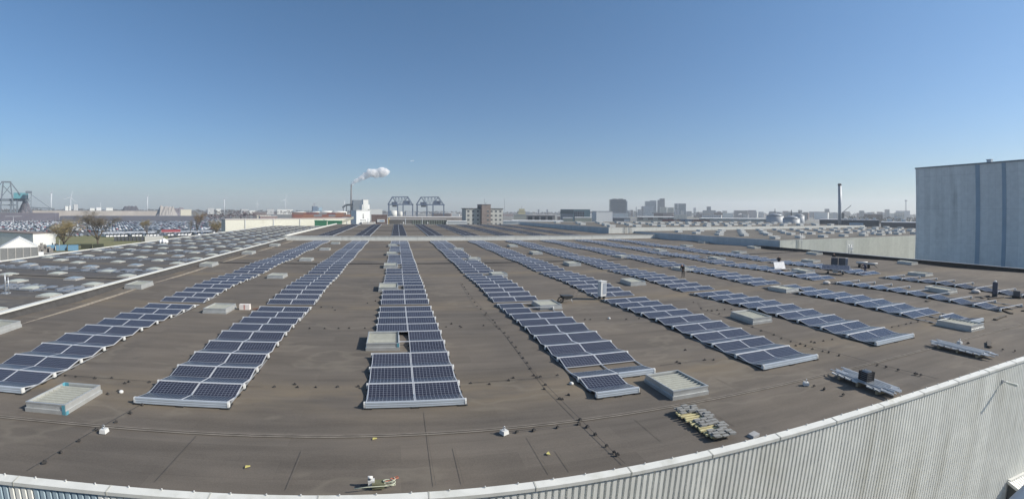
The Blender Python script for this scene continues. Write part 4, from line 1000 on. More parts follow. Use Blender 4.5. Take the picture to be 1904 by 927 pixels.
# red lorry
p = gp(314, 436.5); t = thing('red_lorry', 'lorry with dark cab and long red box trailer at the edge of the car park', 'lorry', (p.x, p.y, GZ), -bearing(314))
L = 360 * 44 / 815
L = math.hypot(p.x, p.y) * (bearing(336) - bearing(292)); RED = mat('red_box', (.26, .055, .065), .5, noise=.08)
part(t, 'trailer_box', RED, -L / 2 + 3.2, L / 2, -1.25, 1.25, 1.25, 4.0)
part(t, 'cab', M_DARK, -L / 2, -L / 2 + 2.6, -1.2, 1.2, .5, 3.7); part(t, 'chassis', M_DARK, -L / 2 + .3, L / 2 - .3, -.8, .8, .75, 1.24); part(t, 'windscreen', mat('windscreen', (.05, .06, .08), .1), -L / 2 - .02, -L / 2 - .002, -1, 1, 2, 3.2)
part(t, 'side_skirt', mat('skirt', (.15, .15, .2), .6), -1, L / 2 - 5, -1.22, -1.15, .5, 1.2)
for x in (-L / 2 + 1.2, -L / 2 + 4.2, L / 2 - 4, L / 2 - 2.7, L / 2 - 1.4):
    mb = MB().use(M_BLACK); mb.tube([(x, -1.15, .5), (x, 1.15, .5)], .5, 14); mb.build('wheel', t)

# --- cars
def car_mesh(paint, van):
    mb = MB().use(paint); L, W = (4.6, 1.8) if not van else (5.4, 2.0)
    h = .78 if not van else 1.05
    mb.hexa([(-W / 2, -L / 2, .28), (W / 2, -L / 2, .28), (W / 2, L / 2, .28), (-W / 2, L / 2, .28), (-W / 2 + .05, -L / 2 + .1, h), (W / 2 - .05, -L / 2 + .1, h), (W / 2 - .05, L / 2 - .1, h + .08), (-W / 2 + .05, L / 2 - .1, h + .08)])
    r = 1.45 if not van else 2.2; y0, y1 = (-1.1, 2.0) if not van else (-1.7, 2.6)
    mb.use(mat('car_glass', (.02, .025, .03), .1)); mb.hexa([(-W / 2 + .08, y0, h + .002), (W / 2 - .08, y0, h + .002), (W / 2 - .08, y1, h + .082), (-W / 2 + .08, y1, h + .082), (-W / 2 + .25, y0 + .75, r - .06), (W / 2 - .25, y0 + .75, r - .06), (W / 2 - .25, y1 - .5, r - .06), (-W / 2 + .25, y1 - .5, r - .06)])
    mb.use(paint); mb.box(-W / 2 + .22, W / 2 - .22, y0 + .72, y1 - .45, r - .058, r)
    if van: mb.box(-W / 2 + .03, W / 2 - .03, -.3, 2.62, 1.15, 2.15)
    mb.use(M_BLACK)
    for y in (-L / 2 + .85, L / 2 - .85): mb.tube([(-W / 2 - .01, y, .32), (W / 2 + .01, y, .32)], .32, 10)
    o = mb.build('parked_car'); me = o.data; bpy.data.objects.remove(o); return me
PAINT = [('white', (.68, .68, .68), 3), ('silver grey', (.25, .27, .30), 4), ('dark blue', (.04, .05, .075), 2), ('black', (.02, .02, .022), 4), ('mid grey', (.14, .15, .16), 3), ('pale blue', (.28, .32, .35), 2), ('dark red', (.2, .03, .03), 1)]
CARS = [(n, car_mesh(mat('car_paint_' + n.replace(' ', '_'), c, .3, .2, noise=0, coat=.3), False)) for n, c, w in PAINT]; VAN = car_mesh(mat('van_paint', (.75, .75, .75), .35, noise=0), True)
u0 = bearing(210); dirv = Vector((math.sin(u0), math.cos(u0), 0)); dirr = Vector((math.cos(u0), -math.sin(u0), 0))
seq = [i for i, (n, c, w) in enumerate(PAINT) for k in range(w)]
placed = 0
for row in range(12):
    d = 354 + row * (5.6 if row < 6 else 7)
    for k in range(44):
        u = -12 + k * 2.45 + row * 2.0
        q = dirv * d + dirr * u
        bq = math.atan2(q.x, q.y)
        if bq < bearing(196 - row * 12) or bq > bearing(395): continue
        if random.random() < .04: continue
        if placed >= 296: break
        van = row < 6 and random.random() < .93
        n, me = ('white', VAN) if van else CARS[random.choice(seq)][0:2]
        o = put('parked_car', me, None, (q.x, q.y, GZ + .005), -u0 + R(24) + random.uniform(-.03, .03)); placed += 1
        tag(o, ('white van parked in the %s line of the white rows behind the red lorry' if van else n + ' car parked in the %s line of the car park behind the red lorry') % ORD[row], 'van' if van else 'car', 'vehicles in the nearer lines of the car park')
mb = MB()
cmats = [mat('car_paint_' + n.replace(' ', '_'), c) for n, c, w in PAINT]
for row in range(70):
    d = 368 + row * 8.2 + (row // 2) * 2.5
    for k in range(230):
        u = -330 + k * 2.8
        q = dirv * d + dirr * u; bq = math.atan2(q.x, q.y)
        if bq < bearing(-30) or bq > bearing(412) or random.random() < .12: continue
        if d < 430 and bq > bearing(190 - (d - 354) * 1.7): continue
        M_ = Matrix.Translation((q.x, q.y, GZ + .01)) @ Matrix.Rotation(-u0 + R(24), 4, 'Z')
        mb.use(cmats[random.choice(seq)]); mb.box(-.88, .88, -2.2, 2.2, .25, .85, M_)
        mb.hexa([M_ @ Vector(v) for v in ((-.8, -1.2, .851), (.8, -1.2, .851), (.8, 1.7, .851), (-.8, 1.7, .851), (-.65, -.6, 1.42), (.65, -.6, 1.42), (.65, 1.3, 1.42), (-.65, 1.3, 1.42))])
tag(mb.build('distant_cars'), 'dense field of parked cars stretching to the quay in the left distance', 'cars', None, 'stuff')

# --- trees
def tree(label, px, pb, pt, wpx, twig, density, spread=1.0, bushy=False, group='leafless trees beside the car park', seed=1):
    rn = random.Random(seed); p = gp(px, pb); d = math.hypot(p.x, p.y); H = height(px, pt, d) - GZ; Wd = wpx / 815 * d
    t = thing('bare_tree', label, 'tree', p, -bearing(px), group)
    mb = MB().use(mat('bark', (.085, .065, .045), .95, noise=.3)); tips = []
    def grow(a, dr, ln, r, lv):
        n = 3; pts = [a]; q = a.copy(); dd = dr.copy()
        for i in range(n):
            dd = (dd + Vector((rn.uniform(-.16, .16), rn.uniform(-.16, .16), .07))).normalized(); q = q + dd * ln / n; pts.append(q.copy())
        mb.tube(pts, [r * (1 - .5 * i / n) for i in range(n + 1)], 6 if lv < 2 else 4)
        if lv >= (1 if bushy else 2): tips.append((pts[-2], pts[-1], ln))
        if lv < 4:
            k = 3 if lv else (7 if bushy else 6)
            for i in range(k):
                az = 2 * PI * (i + rn.random() * .7) / k; el = rn.uniform(.2, .72) * spread
                side = Vector((math.cos(az), math.sin(az), 0)); nd = (dd * math.cos(el) + side * math.sin(el)).normalized()
                src = pts[rn.choice((2, 3))] if lv else pts[3] - dd * ln * .15 * (i % 3)
                grow(src, nd, ln * (rn.uniform(1.15, 1.6) if lv == 0 else rn.uniform(.55, .8)), r * .5, lv + 1)
    grow(Vector((0, 0, 0)), Vector((0, 0, 1)), H * (.12 if bushy else .2), H * .02, 0)
    mb.build('trunk', t)
    mx = max((q.z for a, q, l in tips)); wx = max(abs(q.x) for a, q, l in tips)
    mb = MB().use(twig)
    for a, q, ln in tips:
        for k in range(density):
            s_ = a.lerp(q, rn.random()); l = H * rn.uniform(.05, .13); v = Vector((rn.gauss(0, 1), rn.gauss(0, 1), rn.gauss(.35, .8))).normalized() * l
            w = v.cross(Vector((rn.random(), rn.random(), rn.random()))).normalized() * H * .0009
            mb.face([s_ - w, s_ + w, s_ + v + w * .5, s_ + v - w * .5])
    mb.build('crown', t)
    k = 1.25 * Wd / 2 / (wx + H * .03); t.scale = (k, k, H / (mx + H * .05))
    return t
TW1 = mat('twig_brown', (.20, .165, .115), .95, noise=.3); TW2 = mat('twig_yellow', (.33, .26, .12), .95, noise=.3); TW3 = mat('twig_orange', (.30, .21, .11), .95, noise=.3)
tree('big bare tree with a wide rounded crown, tallest of the trees by the car park', 183, 458, 389, 64, TW1, 15, 1.0, seed=3)
tree('yellowish bushy tree between the white shed and the big bare tree', 118, 464, 405, 54, TW2, 9, 1.15, True, seed=5)
tree('small upright yellowish tree left of the red lorry', 275, 439, 406, 22, TW2, 12, .8, seed=8)
tree('slender brownish tree right of the red lorry', 366, 436, 391, 28, TW3, 10, .8, seed=11)
tree('low rounded yellowish tree at the corner of the long pale wall', 404, 437, 407, 28, TW2, 10, 1.3, True, seed=14)
tree('thin sparse tree beside the slender brownish tree', 353, 437, 406, 12, TW1, 6, .7, seed=17)
tree('thin brown bush growing in front of the long pale wall', 548, 421, 404, 20, TW1, 10, 1.3, True, seed=19)

# --- lamp posts, masts
def post(px, pb, pt, label, head, rad=.12, m=None, name='lamp_post'):
    p = gp(px, pb); d = math.hypot(p.x, p.y); h = height(px, pt, d) - GZ
    mb = MB().use(m or M_GALV); mb.tube([(0, 0, 0), (0, 0, h)], [rad, rad * .6], 8)
    if head: mb.box(-head, head, -.2, .2, h - .05, h + .2)
    tag(mb.build(name, None, p, -bearing(px)), label, 'post')
for i, (px, pb, pt, hd) in enumerate(((13, 430, 411, .9), (22, 432, 411, 1.2), (25, 428, 402, 6.5), (61, 430, 408, .4), (104, 412, 388, .8), (148, 408, 392, .5), (111, 468, 447, .35), (222, 437, 420, .3))):
    post(px, pb, pt, 'thin pale lamp post in the car park area, %s from the left of eight' % ORD[i], hd, .1 if hd < 2 else .22)

# --- horizon: turbines
def turbine(px, pb, pt, d, rot, label, blades=True, k=1.0):
    p = spot(px, d); h = (height(px, pt, d) - GZ) * (.9 if abs(math.cos(rot)) < .5 else 1); t = thing('wind_turbine', label, 'wind turbine', p, -bearing(px) + rot, 'white wind turbines on the left horizon')
    wm = mat('turbine_white', (.58, .60, .62), .5, noise=0)
    mb = MB().use(wm); mb.tube([(0, 0, 0), (0, 0, h)], [h * .026 * k, h * .016 * k], 12); mb.build('mast', t)
    mb = MB().use(wm); mb.box(-h * .018, h * .018, -h * .03, h * .06, h - h * .012, h + h * .03); mb.build('nacelle', t)
    if blades:
        for q in range(3):
            a = (PI if abs(math.cos(rot)) < .5 else .25) + q * 2 * PI / 3; L = h * (.34 if abs(math.cos(rot)) < .5 else .5); mb = MB().use(wm)
            e = Vector((math.sin(a), 0, math.cos(a))); pr = Vector((math.cos(a), 0, -math.sin(a))); o = Vector((0, -h * .045, h + h * .01))
            mb.hexa([o - pr * h * .012 + Vector((0, y, 0)) for y in (-.2,)] + [o + pr * h * .012 + Vector((0, -.2, 0)), o + pr * h * .012 + Vector((0, .3, 0)), o - pr * h * .012 + Vector((0, .3, 0)),
                     o + e * L - pr * h * .004 + Vector((0, -.1, 0)), o + e * L + pr * h * .004 + Vector((0, -.1, 0)), o + e * L + pr * h * .004 + Vector((0, .1, 0)), o + e * L - pr * h * .004 + Vector((0, .1, 0))])
            mb.build('blade', t)
turbine(95, 387, 354, 1500, R(86), 'white wind turbine right of the harbour crane, seen edge on', True, 1.0)
turbine(131.5, 387, 367, 2100, R(5), 'small wind turbine with clear blades behind the white tank buildings')
turbine(274, 391, 361, 1500, R(84), 'white wind turbine above the dark heap, seen edge on')
turbine(417, 404, 366, 1400, R(87), 'white wind turbine above the left end of the long pale wall, edge on')
turbine(478, 390, 378, 2800, R(20), 'faint small wind turbine left of the striped mast')
turbine(530, 390, 371, 2400, R(40), 'faint wind turbine left of the blue factory')
turbine(187, 390, 375, 3000, R(70), 'faintest wind turbine, above the big bare tree')
post(640.5, 400, 373, 'tall thin white mast left of the white emblem building', 0, .9, mat('mast_white', (.75, .75, .75), .5), 'mast')
# the harbour crane at far left
d = 1000; p = spot(10, d); mpx = d / 815
def cp(px, py, y=0): return Vector(((px - 10) * mpx * .83, y, height(px, py, d) - GZ))
t = thing('harbour_crane', 'dark ship unloading crane with a teal machine house at far left', 'crane', p, -bearing(10))
CS = mat('crane_grey', (.10, .125, .15), .7); TEAL = mat('teal_paint', (.06, .22, .26), .5)
for y in (-8, 8):
    mb = MB().use(CS); mb.bar(cp(6, 338, y), cp(2, 395, y), 2.2); mb.build('leg', t)
    mb = MB().use(CS); mb.bar(cp(17, 338, y), cp(24, 395, y), 2.0); mb.build('leg', t)
    mb = MB().use(CS); mb.bar(cp(17, 338, y), cp(33, 362, y), 1.3); mb.bar(cp(6, 345, y), cp(20, 362, y), .9); mb.bar(cp(17, 345, y), cp(5, 364, y), .9); mb.bar(cp(4, 338, y), cp(-12, 365, y), .9); mb.build('stay', t)
mb = MB().use(CS); mb.bar(cp(3.5, 338), cp(18.5, 338), 17, 1.8); mb.build('head_beam', t)
mb = MB().use(CS); mb.bar(cp(-60, 371.5), cp(48, 371.5), 4, 4.5); mb.bar(cp(0, 381), cp(26, 381), 3, 2); mb.build('boom', t)
a, b_ = cp(22.5, 369), cp(45.5, 358.5); mb = MB().use(TEAL); mb.box(a.x, b_.x, -7, 7, a.z, b_.z); mb.build('machine_house', t)
a, b_ = cp(17, 393), cp(30, 373); mb = MB().use(CS); mb.box(a.x, a.x + 3, -6, 6, 0, b_.z); mb.box(b_.x - 3, b_.x, -6, 6, 0, b_.z); mb.build('portal', t)
t = thing('conveyor_tower', 'grey hoist tower with a sloping conveyor right of the teal machine house', 'tower', spot(53, 980), -bearing(53))
for x in (-4, 4):
    for y in (-4, 4):
        mb = MB().use(CS); mb.bar((x, y, 0), (x, y, height(53, 356, 980) - GZ), 1.0); mb.build('leg', t)
hh = height(53, 355, 980) - GZ; part(t, 'cabin', CS, -5.2, 5.2, -5, 5, hh - 4, hh)
mb = MB().use(CS)
for k in range(5): mb.bar((-4, -4, 8 + k * 6), (4, -4, 14 + k * 6), .6)
mb.bar((4, 0, hh - 6), (42, 0, 14), .8); mb.bar((4, 0, 20), (40, 0, 18), 2.0); mb.build('brace', t)
def heap(name, label, pl, pr, pt, d, m, cat='heap', seed=0, ridge=.55):
    rn = random.Random(seed); p = spot((pl + pr) / 2, d); W = d * (bearing(pr) - bearing(pl)); H = height((pl + pr) / 2, pt, d) - GZ
    mb = MB().use(m); n = 24; g = []
    for i in range(n + 1):
        row = []
        for j in range(9):
            u, v = -1 + 2 * i / n, -1 + j / 4
            f = max(0, min(1, (1 - abs(u)) / (1 - ridge))) * max(0, 1 - abs(v)) 
            row.append(mb.bm.verts.new((u * W / 2, v * H * 1.6, H * f * (1 + rn.uniform(-.08, .05)))))
        g.append(row)
    for i in range(n):
        for j in range(8): mb.face([]) if False else None; f = mb.bm.faces.new((g[i][j], g[i + 1][j], g[i + 1][j + 1], g[i][j + 1])); f.material_index = mb.cur
    tag(mb.build(name, None, p, -bearing((pl + pr) / 2)), label, cat)
M_ORE = mat('ore_dark', (.07, .065, .075), .95, noise=.2, scale=.05); M_SAND = mat('sand_heap', (.30, .28, .26), .95, noise=.15, scale=.05); M_ORE2 = mat('ore_purple', (.16, .145, .16), .95, noise=.3, scale=.06)
heap('ore_heap', 'purplish grey ore heap beneath the hoist tower', 28, 66, 372, 1010, M_ORE2, seed=1, ridge=.2); heap('coal_heap', 'long dark heap left of the third wind turbine', 222, 264, 382.8, 1500, M_ORE, seed=2)
heap('sand_heap', 'pale gravel heap right of the third wind turbine', 286, 334, 383, 900, M_SAND, seed=3, ridge=.5); heap('gravel_heap', 'dark gravel slope behind the pale block', 300, 352, 386, 1000, M_ORE2, seed=4)
bld('pale_block', 'plain pale block at the quay right of the gravel heap', 334.6, 356, 389, 840, 20, M_PC, .05)
bld('quay_shed', 'long beige shed along the quay behind the car park', 60, 293, 391.5, 1050, 18, mat('beige_long', (.34, .31, .28), .8, noise=.12, scale=.05), .02, roofm=mat('beige_roof', (.28, .27, .25), .8))
bld('moored_barge', 'dark purple hull of a barge moored at left', -40, 110, 395.5, 780, 20, mat('barge_hull', (.10, .095, .12), .7, noise=.1, scale=.05), 0, cat='barge', roofm=M_ORE2)
bld('parking_deck', 'dark low deck behind the parked cars', 110, 385, 401.5, 720, 30, mat('deck_dark', (.09, .095, .12), .8), 0, roofm=mat('deck_top', (.12, .125, .15), .8))
for i, (a, b_, tpx, m) in enumerate(((120, 127, 383, M_PW), (127.5, 132, 382, M_WHITE), (136, 145, 380, F_WHITE), (166, 176, 386.5, M_PW), (178, 188, 385.5, M_WR), (196, 210, 386, M_PW), (385, 398, 387, F_WHITE), (401, 411, 388, M_PW), (448, 462, 389, F_WHITE), (463, 478, 391, M_PW), (495, 510, 388.5, F_WHITE), (514, 545, 389, M_PW))):
    bld('tank_building', 'white harbour building on the left horizon, %s from the left of twelve' % ORD[i], a, b_, tpx, 1700, 20, m, .1, 'white buildings on the left horizon', single=True)
# --- long pale wall and green sheds at the end of the left hall
a, b_ = spot(419, 204), spot(652, 236)
t = thing('long_pale_hall', 'long hall with a pale concrete wall behind the end of the left roof', 'building', (a.x, a.y, GZ)); d_ = Vector((b_.x - a.x, b_.y - a.y, 0)); t.rotation_euler.z = math.atan2(d_.y, d_.x); L = d_.length
h0 = height(500, 406.0, 217) - GZ
part(t, 'wall', streaked('long_hall_wall', (.56, .55, .47), (.38, .36, .28), .5, .3), 0, L, 0, 5, 0, h0 - .25); part(t, 'roof', mat('pink_pale_roof', (.5, .46, .44), .8), -.2, L + .2, -.2, 5.2, h0 - .248, h0)
for k in range(9): part(t, 'rain_pipe', M_GALV, 9 + k * 14, 9.3 + k * 14, -.25, -.003, 0, h0 - .3)
for i, (a, b_) in enumerate(((585, 608), (609, 636))):
    bld('green_shed', 'green steel shed below the long pale hall, %s of the two' % ('left' if i == 0 else 'right'), a, b_, 409.5 if i == 0 else 410, 215, 4, mat('green_sheet', (.045, .17, .095), .6, noise=.08), 0, 'green sheds at the end of the left hall', roofm=mat('green_roof', (.06, .2, .12), .6))
t = thing('sloping_conveyor', 'pale sloping conveyor bridge at the end of the left hall', 'conveyor', spot(645, 226), -bearing(645)); mb = MB().use(M_PC); mb.bar((-3.2, 0, height(639, 414, 226) - GZ), (3.4, 0, height(651, 404, 226) - GZ), 1.0, 1.2); mb.build('bridge', t)
for x, z in ((-2.5, 4.6), (2.4, 7.2)): mb = MB().use(M_DARK); mb.bar((x, 0, 0), (x, 0, z), .4); mb.build('support', t)
# --- containers yard behind
CC = [mat('container_' + n, c, .7, noise=.15) for n, c in (('rust', (.26, .10, .07)), ('maroon', (.19, .075, .075)), ('orange', (.32, .15, .09)), ('brown', (.19, .115, .095)), ('grey', (.25, .25, .26)), ('blue', (.07, .11, .2)), ('pale', (.45, .43, .40)))]
rn = random.Random(4); i = 0
def container(px, d, z, m, label, group, turn=0):
    q = spot(px, d); mb = MB().use(m)
    mb.box(-6.05, 6.05, -1.2, 1.2, .05, 2.55)
    for k in range(13): mb.box(-5.9 + k * .92, -5.5 + k * .92, -1.26, -1.202, .2, 2.4)
    mb.box(-6.08, 6.08, -1.24, -1.2, 2.45, 2.6)
    o = mb.build('shipping_container', None, (q.x, q.y, GZ + z), -bearing(px) + turn); tag(o, label, 'container', group)
for row in range(3):
    for px in [x * .5 for x in range(1110 - row * 7, 1300, 25)]:
        m = rn.choice(CC[:5] if rn.random() < .85 else CC)
        for lv in range(rn.choice((4, 5, 6, 6))):
            container(px, 560 + row * 16, lv * 2.6, rn.choice(CC[:5]), 'rust toned shipping container in the stacks beyond the long pale hall', 'stacked containers left of the emblem building')
for k, px in enumerate(range(840, 866, 9)):
    for lv in range(3): container(px, 620, lv * 2.6, CC[(k + lv) % 7], 'shipping container stacked left of the grey office block', 'containers left of the office block')
for k, (px, m) in enumerate(((1244, 1), (1248.5, 1), (1256, 6), (1262, 2), (1269, 5), (1276, 5), (1282, 5), (1292, 3), (1299, 1), (1307, 3))):
    for lv in range(4): container(px, 430, lv * 2.6 + 2, CC[m] if lv % 2 else CC[(m + 4 * (px > 1290)) % 7], 'container stacked at the edge of the right halls beneath the skyline towers', 'containers below the skyline towers')
# --- power plant and emblem building
t = bld('factory_block', 'dark grey power station block behind the white emblem building', 654, 673, 371.5, 950, 30, mat('plant_grey', (.17, .20, .23), .7, noise=.1, scale=.05), .1)
t = bld('white_silo_tower', 'stepped white silo tower behind the emblem building', 672.5, 684.8, 370.8, 800, 8, M_PW, .35); part(t, 'shoulder', M_PW, -t['w'] / 2 - 2.2, t['w'] / 2 + 2.6, .5, 13, 0, t['h'] - 9); part(t, 'dark_bay', M_DARK, -5, 2, -.3, -.16, 2, 9.5)
bld('low_white_plant', 'low white plant building right of the silo tower', 686, 711, 388.4, 780, 30, M_PW, .02, roofm=M_WR)
t = thing('plant_conveyor', 'dark inclined conveyor at the foot of the tall chimney', 'conveyor', spot(648, 960), -bearing(648)); hh = height(648, 381, 960) - GZ; mb = MB().use(M_PD); mb.bar((-13, 0, hh - 6), (-6, 0, hh), 4); mb.bar((-6, 0, hh), (14, 0, hh + 1), 4); mb.build('gallery', t)
for x in (-12, -5, 6): part(t, 'pillar', M_PD, x, x + 1.5, -1, 1, 0, hh - 2)
def chimney(px, pt, d, r0, r1, m, label, capm=None):
    h = height(px, pt, d) - GZ; t = thing('chimney', label, 'chimney', spot(px, d)); mb = MB().use(m); mb.tube([(0, 0, 0), (0, 0, h)], [r0, r1], 20); mb.build('shaft', t)
    if capm: mb = MB().use(capm); mb.lathe([(r1 * 1.12, h - 1.4), (r1 * 1.15, h - .2), (r1 * .9, h + .2)], 0, 0, 20); mb.build('cap', t)
    return t
chimney(652.7, 343, 1000, 2.0, 1.35, mat('chimney_brownish', (.14, .13, .13), .8), 'tall slim chimney with a plume of steam drifting right', mat('chimney_top', (.12, .1, .1), .8))
chimney(1561.4, 341.5, 420, 1.32, 1.28, mat('chimney_grey', (.32, .34, .37), .5, .2), 'tall grey chimney standing left of the big grey store', mat('chimney_cap_dark', (.07, .08, .09), .6))
t = bld('emblem_building', 'white block with a small dark emblem and lettering, at the end of the far roof', 652.5, 688, 390.6, 300, 9, streaked('emblem_white', (.72, .73, .71), (.55, .55, .5), .25, .4), .42, roofm=M_WR)
w, h = t['w'], t['h']
mb = MB().use(M_DARK); cx, cz = 0, h - 3.4
mb.box(-.22, .22, -.06, -.004, cz - 1.2, cz + .2); mb.lathe([(.02, cz + .25), (.3, cz + .5), (.3, cz + .8), (.02, cz + 1.05)], 0, -.03, 8)
mb.hexa([(-.5, -.06, cz - 2.0), (.6, -.06, cz - 2.0), (.6, -.004, cz - 2.0), (-.5, -.004, cz - 2.0), (-.25, -.06, cz - 1.2), (.3, -.06, cz - 1.2), (.3, -.004, cz - 1.2), (-.25, -.004, cz - 1.2)]); mb.build('emblem', t)
cu = bpy.data.curves.new('lettering', 'FONT'); cu.body = 'Becking'; cu.size = 1.35; cu.extrude = .02; cu.align_x = 'CENTER'
fo = bpy.data.objects.new('lettering', cu); COL.objects.link(fo); dg = bpy.context.evaluated_depsgraph_get(); me = bpy.data.meshes.new_from_object(fo.evaluated_get(dg)); bpy.data.objects.remove(fo)
me.materials.clear(); me.materials.append(M_DARK); o = put('lettering', me, t); o.location = (0, -.04, h - 7.1); o.rotation_euler = (R(90), 0, 0)
part(t, 'plinth', M_CONC, -w / 2 + 3, w / 2 + 3, -2.5, -.2, 0, height(676, 412.6, 297) - GZ)
t = bld('brown_hall', 'brown flat hall right of the emblem building with a white and blue sign', 689.5, 720, 399.2, 360, 25, M_PB, .02, roofm=M_PB)
part(t, 'sign_board', M_WHITE, -1.8, t['w'] / 2 - 2, -.35, -.16, t['h'] - 6, t['h'] - 3.6); part(t, 'sign_band', mat('sign_blue', (.10, .22, .38), .5), .2, t['w'] / 2 - 2.6, -.37, -.352, t['h'] - 5.2, t['h'] - 4.6); part(t, 'door', M_WR, 1.2, 4, -.3, -.16, 0, t['h'] - 7.5)
bld('blue_plant', 'small blue plant block on the horizon left of the mast', 580, 590.5, 383, 1300, 14, mat('blue_plant', (.08, .13, .20), .6), .2); bld('blue_stack', 'pale stack rising from the small blue plant block', 582.3, 586, 377, 1310, 6, M_PG, 0, cat='stack')
bld('pale_blue_hall', 'pale blue hall beside the small blue plant block', 591, 599, 385, 1320, 16, mat('paleblue', (.3, .42, .5), .6), .1)
def tank(px, pb, pt, wpx, d, m, label, group=None, cone=.25):
    h = height(px, pt, d) - GZ; r = wpx / 815 * d / 2 * 1.0; t = thing('storage_tank', label, 'tank', spot(px, d), 0, group); mb = MB().use(m); mb.lathe([(r, 0), (r, h)], 0, 0, 28, True); mb.build('shell', t); mb = MB().use(M_WR); mb.lathe([(r * 1.01, h), (r * .6, h + r * cone * .5), (.3, h + r * cone)], 0, 0, 28); mb.build('roof', t); return t
for i, (px, pt, wp) in enumerate(((556, 394, 26), (588, 393.5, 22), (607, 392.3, 26), (630, 393, 30), (732, 391.4, 15), (745, 393, 10))):
    tank(px, 398, pt, wp, 760 if px < 700 else 900, M_PW, 'white storage tank behind the container yard, %s from the left of six' % ORD[i], 'white tanks behind the container yard', .08)
# --- gantry cranes
def gantry(pl, pr, label, d=860):
    BLUE = mat('crane_blue', (.055, .09, .16), .6); p = spot((pl + pr) / 2, d); W = d * (bearing(pr) - bearing(pl)); k = W / 46.5
    t = thing('gantry_crane', label, 'crane', p, -bearing((pl + pr) / 2) + .12, 'blue gantry cranes behind the far roof')
    zb = height(745, 380, d) - GZ; zt = height(745, 366, d) - GZ
    X = lambda u: (-.5 + u) * W
    for u in (.01, .36, .58, .97):
        for y in (-7, 7):
            mb = MB().use(BLUE); mb.bar((X(u) + (2 if y > 0 else 0), y, 0), (X(u) + (2 if y > 0 else 0), y, zb), 1.7); mb.build('leg', t)
    mb = MB().use(BLUE)
    for y in (-7, 7):
        mb.bar((X(.0), y, zb), (X(1), y, zb), 2.0)
        mb.bar((X(.0), y, 6), (X(.36), y, 6), 1.0)
    mb.build('main_girder', t)
    mb = MB().use(BLUE)
    for y in (-7, 7):
        mb.bar((X(.17), y, zt - .4), (X(.78), y, zt + .6), 1.2); mb.bar((X(0), y, zb), (X(.17), y, zt), 1.2); mb.bar((X(.78), y, zt), (X(.97), y, zb), 1.2)
        for q in range(4): mb.bar((X(.3 + q * .12), y, zt), (X(.36 + q * .12), y, zb), .5); mb.bar((X(.3 + q * .12), y, zt), (X(.26 + q * .12), y, zb), .45)
        mb.bar((X(.17), y, zt), (X(.36), y, zb), .8); mb.bar((X(.78), y, zt), (X(.58), y, zb), .8)
    mb.bar((X(.17), -7, zt), (X(.17), 7, zt), 1); mb.bar((X(.78), -7, zt), (X(.78), 7, zt), 1); mb.build('truss', t)
    part(t, 'trolley', M_PD, X(.17), X(.34), -4, 4, zb - 4.5, zb - .2); part(t, 'machine_house', BLUE, X(.62), X(.86), -5, 5, zb + 1.2, zb + 7.5); part(t, 'trolley_cab', BLUE, X(.14), X(.36), -3, 3, zb + 1.1, zb + 5)
    return t
gantry(721.5, 768, 'blue container gantry crane, left one of the pair'); gantry(774, 826, 'blue container gantry crane, right one of the pair')
# --- sheds between cranes and office
bld('long_light_shed', 'long low shed with a pale roof in front of the gantry cranes', 716, 868, 403.6, 430, 60, mat('shed_beige', (.33, .29, .26), .8, noise=.15, scale=.1), 0, roofm=mat('shed_roof', (.46, .43, .40), .8, noise=.15, scale=.05))
t = bld('ribbed_hall', 'dark ribbed hall front beyond the far roof edge', 724, 831, 407.6, 330, 20, mat('ribbed_dark', (.13, .12, .11), .7, noise=.15), 0, roofm=mat('ribbed_roof', (.35, .33, .31), .8))
for k in range(16): part(t, 'glazing_rib', mat('rib_green', (.22, .25, .2), .5), -4 + k * 1.75, -3.3 + k * 1.75, -.25, -.152, 0, t['h'] - .6)
part(t, 'canopy', M_WR, -13.6, -4.5, -3, -.2, t['h'] - 4.2, t['h'] - 3.6); part(t, 'yellow_end', mat('ochre', (.42, .31, .15), .7), -t['w'] / 2 - 1.6, -t['w'] / 2 - .2, -.5, 10, 0, t['h'] + .8)
bld('white_low_wall', 'white low building left of the grey office block', 831, 868, 411, 300, 15, M_PW, 0, roofm=M_WR)
bld('white_annex', 'white annex right of the grey office block', 936, 962, 410.5, 300, 12, M_PW, 0, roofm=M_WR)
# --- the office block with brick stair tower
d = 330; t = thing('office_block', 'grey five storey office block with a brown brick stair tower in its middle', 'building', spot(902, d), -bearing(902) + .32)
W = d * (bearing(937) - bearing(867)); h = height(900, 386.9, d) - GZ; hb = height(900, 380.6, d) - GZ
M_RENDER = mat('grey_render', (.42, .42, .39), .85, noise=.05, scale=.3); M_BRK = mat('stair_brick', (.205, .17, .155), .85, noise=.12, scale=.5); M_WF = mat('window_glass', (.06, .07, .085), .15, noise=0); M_WFR = mat('window_frame', (.55, .54, .5), .6, noise=0)
x0, x1, x2, x3 = -W * .53, -W * .13, W * .12, W * .50
for nm, a, b_ in (('west_wing', x0, x1), ('east_wing', x2, x3)):
    part(t, nm, M_RENDER, a, b_, 0, 11, 0, h - .5); part(t, 'roof_edge', mat('dark_fascia', (.12, .12, .12), .7), a - .5, b_ + .5, -.5, 11.5, h - .498, h)
st = part(t, 'stair_tower', M_BRK, x1 + .02, x2 - .02, -3.2, 8, 0, hb); part(t, 'tower_cap', mat('dark_fascia', (.12, .12, .12), .7), x1 - .1, x2 + .1, -3.4, 8.2, hb + .002, hb + .35)
mb = MB().use(M_WFR); mb.box(-.8, .8, -.1, 0, 0, 1.5); o = mb.build('window'); wf = o.data; bpy.data.objects.remove(o)
mb = MB().use(M_WF); mb.box(-.7, -.06, -.13, -.102, .1, 1.4); mb.box(.06, .7, -.13, -.102, .1, 1.4); o = mb.build('pane'); wp = o.data; bpy.data.objects.remove(o)
def window(x, z, y=-.003):
    o = put('window', wf, t); o.location = (x, y, z); q = put('pane', wp, o); return o
